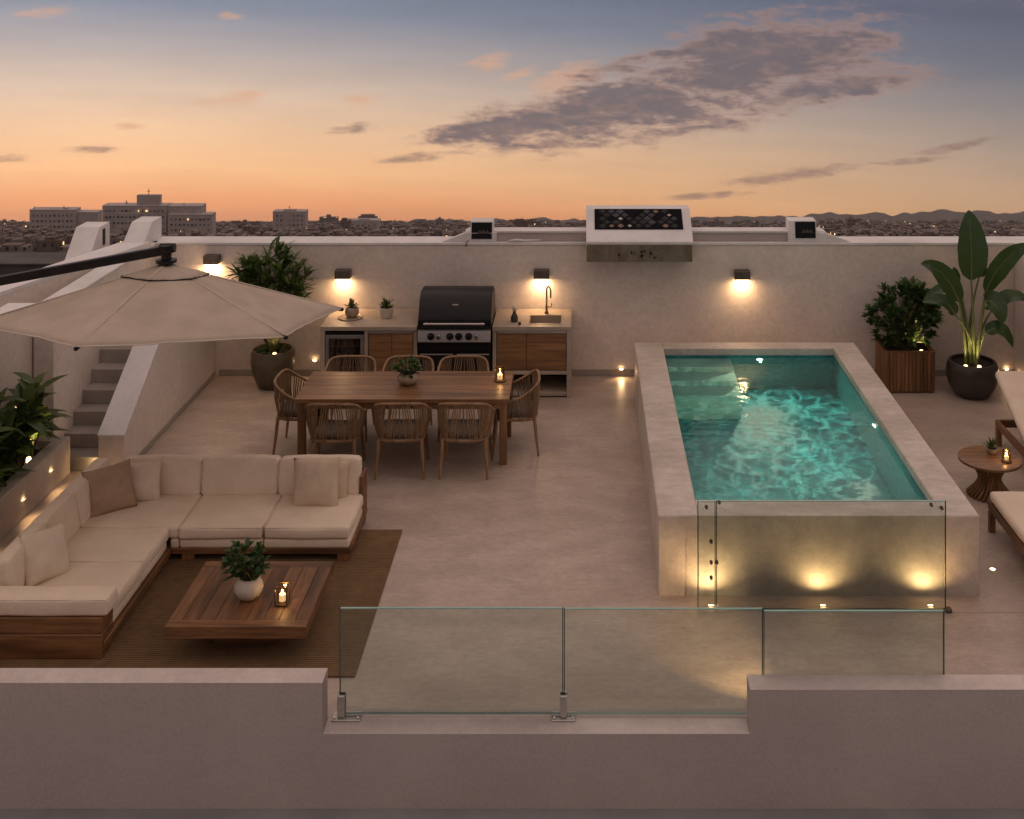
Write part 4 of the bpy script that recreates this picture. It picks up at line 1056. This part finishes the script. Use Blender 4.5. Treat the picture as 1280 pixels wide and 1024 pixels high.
def small_box(label, px0, px1, py0, py1, side):
    t = thing('roof_box', label, 'roof box', (0,0,0))
    Y = 16.46; a = dp(px0, py1, Y); c = dp(px1, py0, Y)
    b = MB(); b.prism([(Y,a.z),(Y+.05,c.z),(Y+.30,c.z),(Y+.30,a.z)], a.x-(.07 if side else 0), c.x, 'X')
    bmesh.ops.bevel(b.bm, geom=list(b.bm.edges), offset=.004, segments=1, affect='EDGES'); b.done('housing', M['cap'], t)
    m = .014
    b = MB(); z0_, z1_ = a.z+m, c.z-m*.8; H = c.z-a.z
    yq = lambda z: Y+.05*(z-a.z)/H-.004
    b.prism([(yq(z0_),z0_),(yq(z1_),z1_),(yq(z1_)-.004,z1_),(yq(z0_)-.004,z0_)], a.x+m, c.x-m, 'X'); dk = b.done('dark_panel', M['dark_glass'], t)
    b = MB(); zz = (z0_+z1_)/2; xx = (a.x+c.x)/2
    for k in range(3):
        x_ = xx-.06+.05*k; b.prism([(x_,zz-.04),(x_+.035,zz+.015),(x_+.07,zz-.04)], yq(zz)-.012, yq(zz)-.006, 'Y')
    b.done('vane', M['bronze'], dk)
    return t
small_box('small white box with dark glass front, on the curb above the grill', 588, 616, 278, 300, False)
small_box('small white box with dark glass front, on the curb beyond the pool', 993, 1021, 277, 299, True)
c0 = dp(585, 300, 16.43); b = MB(); b.tube([c0+Vector((.01,0,.0)), c0+Vector((-.02,-.02,-.03)), c0+Vector((-.03,-.012,-.09))], .006, 6); tag(b.done('cable', M['black'], None, True), 'short black cable hanging from the small box above the grill', 'cable')
b = MB(); b.tube([dp(634,302,16.46), dp(645,300,16.45), dp(655,301,16.46), dp(676,300,16.46)], [.012,.02,.016,.008], 6); tag(b.done('rag', M['cap'], None, True), 'small pale scrap lying on the wall top between the roof boxes', 'scrap')

# ------------------------------------------------------------------ city, hills
H0, SL = 22.0, .2065
def ridge(px):
    if px > 830: v = 5 + 10*min(1, (px-830)/330) + 8*noise.noise(Vector((px/46, 2, 0))) + 5*noise.noise(Vector((px/17, 7, 0)))
    elif px > 500: v = 5.5*min(1, (px-500)/15) + 9*noise.noise(Vector((px/30, 3, 0))) + 4*noise.noise(Vector((px/11, 5, 0)))
    else: v = 1.5
    return max(0, v)
def ground(x, y): return E-H0-SL*y if y > 120 else E-H0*(.35+.65*y/120)-SL*y
b = MB(); Ys = [20, 40, 80, 120, 200, 320, 500, 800, 1200, 1800, 2600, 3600, 4600, 5600]+[6000+90*k for k in range(23)]; nX = 640; rows = []
for Y in Ys:
    row = []
    for i in range(nX+1):
        px = -500+2300*i/nX; X = (px-CX)*max(Y, 150)/F
        z = ground(X, Y)
        if Y >= 6000:
            u = (Y-6000)/2000; env = math.exp(-((u-.6)/.18)**2); env2 = math.exp(-((u-.25)/.13)**2)
            z += (ridge(px)-3)/F*7200*env + .45*ridge(px*1.3+200)/F*6500*env2*(1 if px > 800 else .4)
            z += 9*noise.noise(Vector((X/110, Y/110, 0)))*env
        row.append(b.bm.verts.new((X, Y, z)))
    rows.append(row)
for r0, r1 in zip(rows, rows[1:]):
    for i in range(nX): b.bm.faces.new((r0[i], r0[i+1], r1[i+1], r1[i]))
struct(b.done('terrain', surf('terrain', (.06,.05,.048), (.11,.09,.08), (.004,.004,.004), 6, .95, 0, c3=(.06,.065,.05)), smooth=True))
def facade(name, ca, cb, cc, lit=.96, win=(.02,.02,.025), pitch=3.2, es=2.2):
    m, t, p = base_mat(name)
    tc = t.new('ShaderNodeTexCoord').outputs['Object']; sp = t.new('ShaderNodeSeparateXYZ'); t.l.new(tc, sp.inputs[0])
    orr = t.new('ShaderNodeObjectInfo').outputs['Random']; isl = t.new('ShaderNodeNewGeometry').outputs['Random Per Island']
    rn = t.math('FRACT', t.math('ADD', orr, isl))
    u = t.math('DIVIDE', t.math('ADD', sp.outputs[0], sp.outputs[1]), pitch); v = t.math('DIVIDE', sp.outputs[2], pitch)
    fu, fv = t.math('FRACT', u), t.math('FRACT', v)
    inu = t.math('MULTIPLY', t.math('GREATER_THAN', fu, .32), t.math('LESS_THAN', fu, .68)); inv = t.math('MULTIPLY', t.math('GREATER_THAN', fv, .35), t.math('LESS_THAN', fv, .8))
    geo = t.new('ShaderNodeNewGeometry'); sn = t.new('ShaderNodeSeparateXYZ'); t.l.new(geo.outputs['Normal'], sn.inputs[0])
    vert = t.math('LESS_THAN', t.math('ABSOLUTE', sn.outputs[2]), .5)
    mask = t.math('MULTIPLY', t.math('MULTIPLY', inu, inv), vert)
    wn = t.new('ShaderNodeTexWhiteNoise', noise_dimensions='3D'); cb_ = t.new('ShaderNodeCombineXYZ')
    t.l.new(t.math('FLOOR', u), cb_.inputs[0]); t.l.new(t.math('FLOOR', v), cb_.inputs[1]); t.l.new(t.math('MULTIPLY', orr, 91.7), cb_.inputs[2]); t.l.new(cb_.outputs[0], wn.inputs[0])
    litm = t.math('MULTIPLY', t.math('GREATER_THAN', wn.outputs[0], lit), mask)
    wall = t.ramp(rn, [(0, ca), (.5, cb), (1, cc)])
    wall = t.mix(t.step(t.noise(tc, .25, 4), .35, .7), wall, t.mix(1, wall, (.7,.68,.66), 'MULTIPLY'))
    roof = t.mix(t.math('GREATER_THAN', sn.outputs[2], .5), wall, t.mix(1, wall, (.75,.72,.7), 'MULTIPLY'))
    t.l.new(t.mix(mask, roof, win), p.inputs['Base Color']); p.inputs['Roughness'].default_value = .85
    p.inputs['Emission Color'].default_value = (1,.6,.25,1); t.l.new(t.math('MULTIPLY', litm, es), p.inputs['Emission Strength'])
    return m
M['city'] = facade('city_facade', (.15,.12,.115), (.27,.225,.21), (.13,.085,.07), pitch=5.0, lit=.985)
M['block'] = facade('block_wall', (.36,.33,.32), (.42,.38,.36), (.34,.31,.30), lit=2.0)
M['block_plain'] = surf('block_render', (.34,.30,.295), (.42,.37,.36), (.1,.1,.1), 3, .9, 0)
M['window_dark'] = surf('window_dark', (.06,.055,.06), (.09,.08,.085), rough=.4, bump=0)
M['window_lit'] = emit('window_lit', (1,.62,.28), 1.2)
def cbox(mb, px0, px1, py0, D, base, dep, off=None):
    a = dp(px0, py0, D); c = dp(px1, py0, D); o = off or Vector((0,0,0))
    mb.box(a.x-o.x, c.x-o.x, D-o.y, D+dep-o.y, base-o.z, a.z-o.z)
def block(label, D, parts, roofs, wins, antenna=None, seed=0):
    r = random.Random(seed); base = ground(0, D)-2; a = dp(parts[0][0], 300, D); o = Vector((a.x, D, base))
    t = thing('apartment_block', label, 'building', o)
    for k, (p0, p1_, py, dd, dep) in enumerate(parts):
        b = MB(); A_ = dp(p0, py, D+dd); C_ = dp(p1_, py, D+dd)
        b.box(A_.x-o.x, C_.x-o.x, dd, dd+dep, 0, A_.z-o.z)
        b.box(A_.x-o.x-.2, C_.x-o.x+.2, dd-.2, dd+dep+.2, A_.z-o.z+.02, A_.z-o.z+.7); b.done('wall', M['block_plain'], t)
    for (p0, p1_, py0, py1, dd) in roofs:
        b = MB(); A_ = dp(p0, py0, D+dd); C_ = dp(p1_, py1, D+dd); b.box(A_.x-o.x, C_.x-o.x, dd, dd+5, C_.z-o.z, A_.z-o.z); b.done('roof_house', M['block_plain'], t)
    for (p0, p1_, n, py0, py1, m_, dd) in wins:
        for j in range(m_):
            for i in range(n):
                if r.random() < .12: continue
                px = p0+(p1_-p0)*(i+.5)/n; py = py0+(py1-py0)*(j+.5)/m_; A_ = dp(px, py, D+dd)
                b = MB(); k_ = D/F; w = r.choice((.6,.8,1.3))*k_; b.box(A_.x-o.x-w, A_.x-o.x+w, dd-.25, dd-.01, A_.z-o.z-1.1*k_, A_.z-o.z+1.2*k_); b.done('window', M['window_lit'] if r.random() < .03 else M['window_dark'], t)
    for (px, py0, py1) in antenna or ():
        A_ = dp(px, py0, D+5); C_ = dp(px, py1, D+5); b = MB(); b.tube([C_-o-Vector((0,0,2)), A_-o], .3, 5); q = A_-o; b.box(q.x-1.6, q.x+1.6, q.y-.1, q.y+.1, q.z-2.8, q.z-2.4); b.done('antenna', M['black'], t)
    return t
block('wide pale apartment block with stepped roof, tallest on the skyline', 1150,
      [(128,208,258,0,14),(204,252,258.5,2,14),(210,265,269,-3,12),(143,175,268,-1.5,1.4)], [(171,200,244,258,3),(150,160,256.5,258,4),(230,240,257,258,5)],
      [(130,206,15,260,298,5,-1.6),(212,263,10,271,298,4,-3.2)], [(186,236,244),(158,250,256),(230,254,258)], 1)
block('lower pale apartment block with flat roof beside the tallest one', 1250, [(37,94,263,0,14),(94,122,266,4,12)], [(63,75,261,263,3),(80,84,260,263,3)], [(39,92,10,266,294,4,-.2)], [(43,258,263),(80,257,263)], 2)
block('lone square tower block on the skyline above the bushy pot plant', 1700, [(341,382,265,0,16)], [(354,370,262,265,3)], [(344,380,7,267,296,5,-.2)], [(362,257,262)], 3)
block('flat roofed block rising behind the parasol side of the skyline', 1900, [(428,474,276,0,16)], [(448,462,273.5,276,3)], [(430,472,6,279,296,3,-.2)], None, 4)
# mid-rise blocks
r = random.Random(41)
for k in range(46):
    D = r.uniform(1500, 3600); px = r.uniform(10, 1290); k_ = D/F; wpx = r.uniform(8, 26)*(1 if px < 840 else .8)
    top = r.uniform(270, 279) if px < 560 else r.uniform(274, 284); X = (px-CX)*k_; g0 = ground(X, D)-4
    if 120 < px < 275 or 335 < px < 388 or 30 < px < 124: continue
    zt = E-(top-YH)*k_; w = wpx*k_; b = MB(); hz = zt-g0
    b.box(-w/2, w/2, 0, 12, 0, hz); b.box(-w/2+w*r.uniform(.1,.4), w/2-w*r.uniform(.1,.4), 2, 8, hz+.01, hz+r.uniform(1.5,3.2)*k_)
    if r.random() < .6: b.box(w*.1, w*.1+.8, 3, 3.6, hz+.02, hz+4*k_)
    o = b.done('city_block', M['city']); o.location = (X, D, g0); tag(o, 'small mid-rise block standing out of the low city on the skyline', 'building', 'mid-rise blocks of the city')
# neighbour roof
b = MB(); b.box(dp(-200,331,110).x, dp(84,331,110).x, 110, 114, ground(0,110)-4, dp(0,331,110).z); b.box(dp(-200,331,110).x, dp(84,331,110).x, 109.8, 114.2, dp(0,331,110).z+.01, dp(0,329,110).z); tag(b.done('neighbour_house', M['dark_roof']), 'dark flat roofed house just beyond the outer wall', 'building')
# city buildings
r = random.Random(12); spots = []
for k in range(2600):
    D = 650*(6400/650)**(r.random()**.85); px = r.uniform(-40, 1320)
    if D > 2600 and r.random() < .3: continue
    spots.append((D, px))
spots.sort(); far = MB(); cnt = 0
for D, px in spots:
    k_ = D/F
    w = r.uniform(5,17)*max(1, k_*.8); h = r.choice((4,6,7,9,10,13))*max(.8, k_*.62)
    X = (px-CX)*k_; g0 = ground(X, D); lim = (277 if px < 850 else 280)+r.uniform(0,5)
    h = min(h, max(3, E-g0-(lim-YH)*k_)); top = YH+(E-(g0+h))/k_
    if not (top < 299 or (px < 108 and top < 334)): continue
    if 36 < px < 268 and D < 1300 and top < 287: continue
    dep = r.uniform(6,10); indiv = cnt < 230 and D < 3200
    mb = MB() if indiv else far
    o = Vector((X, D, g0-3)) if indiv else Vector((0,0,0)); q = Vector((X, D, g0-3))-o
    mb.box(q.x-w/2, q.x+w/2, q.y, q.y+dep, q.z, q.z+h+3)
    mb.box(q.x-w/2+w*r.uniform(.05,.5), q.x-w/2+w*r.uniform(.6,.9), q.y+1, q.y+dep-1, q.z+h+3.01, q.z+h+3+r.uniform(.8,2.6)*max(1,k_*.5))
    if indiv:
        ob = mb.done('city_house', M['city']); ob.location = o; cnt += 1
        tag(ob, 'small flat roofed house among the dim low-rise city beyond the terrace wall', 'building', 'low-rise houses of the city')
tag(far.done('distant_city', M['city']), kind='stuff', label='mass of tiny far-off houses below the hills', cat='city')
# tree clumps between the houses
tb = MB(); tb.norecalc = True
for k in range(900):
    D = 700*(6000/700)**(r.random()**.7); px = r.uniform(-30,1310); k_ = D/F
    X = (px-CX)*k_; g0 = ground(X, D); hh = r.uniform(2.2,6)*max(1, k_); c = Vector((X, D, g0+hh*.6))
    tp = YH+(E-(g0+hh*1.2))/k_
    if tp < 274 or (tp > 300 and px > 110): continue
    for q in range(40):
        u = Vector((r.gauss(0,1), r.gauss(0,1), r.gauss(0,1))).normalized()*r.uniform(.55,1.05)
        p = c+Vector((u.x*hh*.9, u.y*hh*.7, u.z*hh*.6)); s_ = hh*.22
        a_ = Vector((r.gauss(0,1), r.gauss(0,1), r.gauss(0,1))).normalized()*s_; b2 = a_.orthogonal().normalized()*s_*.8
        tb.quad(p-a_, p-b2, p+a_, p+b2)
tag(tb.done('distant_trees', leafmat('tree_far', (.03,.034,.024), (.07,.07,.045), .1, .8)), kind='stuff', label='dark clumps of trees between the far houses', cat='trees')
lb = MB()
for k in range(80):
    D = r.uniform(900,6000); px = r.uniform(-10,1290); X = (px-CX)*D/F; z = ground(X, D)+r.uniform(6,14); s_ = D/F*r.uniform(.2,.38)
    if YH+(E-z)*F/D > 299 and px > 110: continue
    lb.box(X-s_, X+s_, D-6-s_, D-6+s_, z-s_, z+s_)
tag(lb.done('city_lights', emit('city_lamp', (1,.62,.30), 1.6)), kind='stuff', label='scattered warm street lights across the city', cat='lights')

# ------------------------------------------------------------------ haze
b = MB(); b.box(-6000, 6000, -40, 8600, ground(0,8600)-30, 7.5)
hm = bpy.data.materials.new('evening_haze'); hm.use_nodes = True; ht = hm.node_tree; ht.nodes.remove(ht.nodes['Principled BSDF'])
pv = ht.nodes.new('ShaderNodeVolumePrincipled'); pv.inputs['Color'].default_value = (.85,.80,.84,1); pv.inputs['Density'].default_value = 3.2e-5
ht.links.new(pv.outputs[0], ht.nodes['Material Output'].inputs['Volume'])
tag(b.done('haze', hm), kind='stuff', label='thin evening haze over the city', cat='haze')

# ------------------------------------------------------------------ sky
W = bpy.data.worlds.new('World'); bpy.context.scene.world = W; W.use_nodes = True
t = NT(W.node_tree); bg = t.n['Background']
g = t.new('ShaderNodeTexCoord').outputs['Generated']; sp = t.new('ShaderNodeSeparateXYZ'); t.l.new(g, sp.inputs[0])
x, y, z = sp.outputs
ze = t.math('ADD', z, t.math('MULTIPLY', x, .075))
f = t.math('DIVIDE', t.math('ADD', ze, .30), 1.3, clamp=True)
def pos(py, off=0): v = -(py+37)/F; return (v/math.sqrt(1+v*v)+.30)/1.3
sky = t.ramp(f, [(0, srgb(165,110,90)), (pos(305), srgb(200,134,98)), (pos(272), srgb(236,160,108)), (pos(235), srgb(248,190,136)), (pos(190), srgb(240,196,154)), (pos(140), srgb(214,188,166)), (pos(90), srgb(174,165,163)), (pos(40), srgb(126,137,154)), (pos(-20), srgb(94,112,139)), (.27, srgb(112,120,138)), (.36, (.26,.22,.23)), (.5, (.55,.43,.39)), (1, (.82,.62,.545))])
glow = t.math('MULTIPLY', t.math('MULTIPLY_ADD', x, -.9, 1.0), 1, clamp=False)
gl_ = t.new('ShaderNodeCombineColor'); [t.l.new(t.math('MINIMUM', t.math('MAXIMUM', glow, .7), 1.35), gl_.inputs[i]) for i in range(3)]
sky = t.mix(t.step(z, .22, .02), sky, t.mix(1, sky, gl_.outputs[0], 'MULTIPLY'))
back = t.step(y, -.7, .35)
sky = t.mix(1, sky, t.ramp(back, [(0, .82), (1, 1.0)]), 'MULTIPLY')
U = t.math('ADD', t.math('MULTIPLY', t.math('DIVIDE', x, t.math('MAXIMUM', y, .05)), 15), 7.3)
V = t.math('SUBTRACT', t.math('MULTIPLY', t.math('DIVIDE', z, t.math('MAXIMUM', y, .05)), -15), .37)
cv = t.new('ShaderNodeCombineXYZ'); t.l.new(U, cv.inputs[0]); t.l.new(V, cv.inputs[1]); P = cv.outputs[0]
ns1 = t.noise(t.map(P, (.55,1.9,1), rot=(0,0,R(9))), 1.25, 10, .66, .5)
ns2 = t.noise(t.map(P, (.8,2.4,1), (3,2,0)), 3.4, 9, .66, .3)
def ell(cx_, cy_, a, b_, ang=0):
    c_, s_ = math.cos(R(ang)), math.sin(R(ang))
    du, dv_ = t.math('SUBTRACT', U, cx_), t.math('SUBTRACT', V, cy_)
    p = t.math('DIVIDE', t.math('ADD', t.math('MULTIPLY', du, c_), t.math('MULTIPLY', dv_, s_)), a)
    q = t.math('DIVIDE', t.math('SUBTRACT', t.math('MULTIPLY', dv_, c_), t.math('MULTIPLY', du, s_)), b_)
    return t.math('SUBTRACT', 1, t.math('ADD', t.math('MULTIPLY', p, p), t.math('MULTIPLY', q, q)))
def mx(l):
    o = l[0]
    for v in l[1:]: o = t.math('MAXIMUM', o, v)
    return t.math('MAXIMUM', o, -1.0)
big = mx([ell(9.15,.85,2.1,.62,-14), ell(8.2,1.3,2.5,.50,-9), ell(10.4,1.05,1.5,.26,-6), ell(6.9,1.52,1.7,.20,-7)])
big = t.math('ADD', t.math('MULTIPLY', big, .62), t.math('MULTIPLY', t.math('SUBTRACT', ns1, .5), 1.9))
bigd = t.math('ADD', big, t.math('MULTIPLY', t.math('SUBTRACT', ns2, .5), 1.5))
mb_ = t.step(bigd, -.16, .46)
small = mx([ell(5.3,1.96,.62,.065,-5), ell(4.4,1.61,.30,.07,-5), ell(1.15,1.87,.38,.05,-2), ell(.1,1.97,.28,.06,0), ell(9.9,2.19,1.0,.09,-7), ell(11.35,2.02,.5,.05,-4), ell(12.0,1.82,.5,.06,-12), ell(8.8,2.45,.6,.05,-4), ell(6.9,1.8,.5,.05,3)])
sd_ = t.math('ADD', t.math('MULTIPLY', small, .5), t.math('MULTIPLY', t.math('SUBTRACT', ns2, .5), 2.2))
ms_ = t.math('MULTIPLY', t.step(sd_, -.15, .75), .8)
peach = mx([ell(6.1,.78,.35,.14,-10), ell(6.5,.92,.3,.08,-20), ell(3.0,1.2,.42,.10,-5), ell(.55,.15,.42,.09,-5), ell(4.5,1.25,.28,.08,-3), ell(1.6,1.58,.22,.05,0), ell(2.55,1.28,.2,.06,0), ell(7.1,.98,.6,.2,-20), ell(2.9,.2,.2,.06,0)])
pd_ = t.math('ADD', t.math('MULTIPLY', peach, .55), t.math('MULTIPLY', t.math('SUBTRACT', ns2, .5), 2.0))
mp_ = t.math('MULTIPLY', t.step(pd_, -.1, .9), .75)
front = t.math('GREATER_THAN', y, .1)
col = t.mix(t.math('MULTIPLY', mp_, front), sky, srgb(240,182,142))
col = t.mix(t.math('MULTIPLY', ms_, front), col, srgb(150,118,108))
dark = t.mix(t.step(bigd, .05, .6), srgb(176,140,126), srgb(103,97,104))
dark = t.mix(t.math('MULTIPLY', t.step(t.noise(t.map(P, (1,2.2,1), rot=(0,0,R(12))), 2.6, 6, .65, .4), .46, .70), .55), dark, srgb(164,132,118))
col = t.mix(t.math('MULTIPLY', t.math('MULTIPLY', mb_, front), .92), col, dark)
haz = t.noise(t.map(P, (.3,2.5,1), (1,5,0)), 1.6, 5, .55)
col = t.mix(1, col, t.ramp(haz, [(.3, .95), (.7, 1.05)]), 'MULTIPLY')
t.l.new(col, bg.inputs[0]); bg.inputs[1].default_value = 1.0

sun = bpy.data.lights.new('sun', 'SUN'); sun.energy = .22; sun.angle = R(14); sun.color = (1,.58,.32)
so_ = bpy.data.objects.new('sun', sun); C.objects.link(so_); so_.rotation_euler = Vector((.75,-.6,-.16)).to_track_quat('-Z','Y').to_euler()

# ------------------------------------------------------------------ camera, render settings
cam = bpy.data.cameras.new('camera'); cam.sensor_fit = 'HORIZONTAL'; cam.sensor_width = 36; cam.lens = F/1280*36
cam.shift_x = -(CX-640)/1280; cam.shift_y = -(512-YH)/1280; cam.clip_end = 30000; cam.clip_start = .1
co = bpy.data.objects.new('camera', cam); C.objects.link(co); co.location = (0,0,E); co.rotation_euler = (R(90),0,0)
S = bpy.context.scene; S.camera = co
S.view_settings.view_transform = 'Standard'; S.view_settings.look = 'None'; S.view_settings.gamma = 1; S.view_settings.exposure = 0; S.render.filter_size = 1.15
cy = S.cycles; cy.use_denoising = True; cy.sample_clamp_indirect = 4; cy.caustics_reflective = False; cy.caustics_refractive = True; cy.blur_glossy = .5
cy.max_bounces = 8; cy.transparent_max_bounces = 16; cy.transmission_bounces = 8; cy.use_light_tree = True; cy.use_adaptive_sampling = True; cy.adaptive_threshold = .018
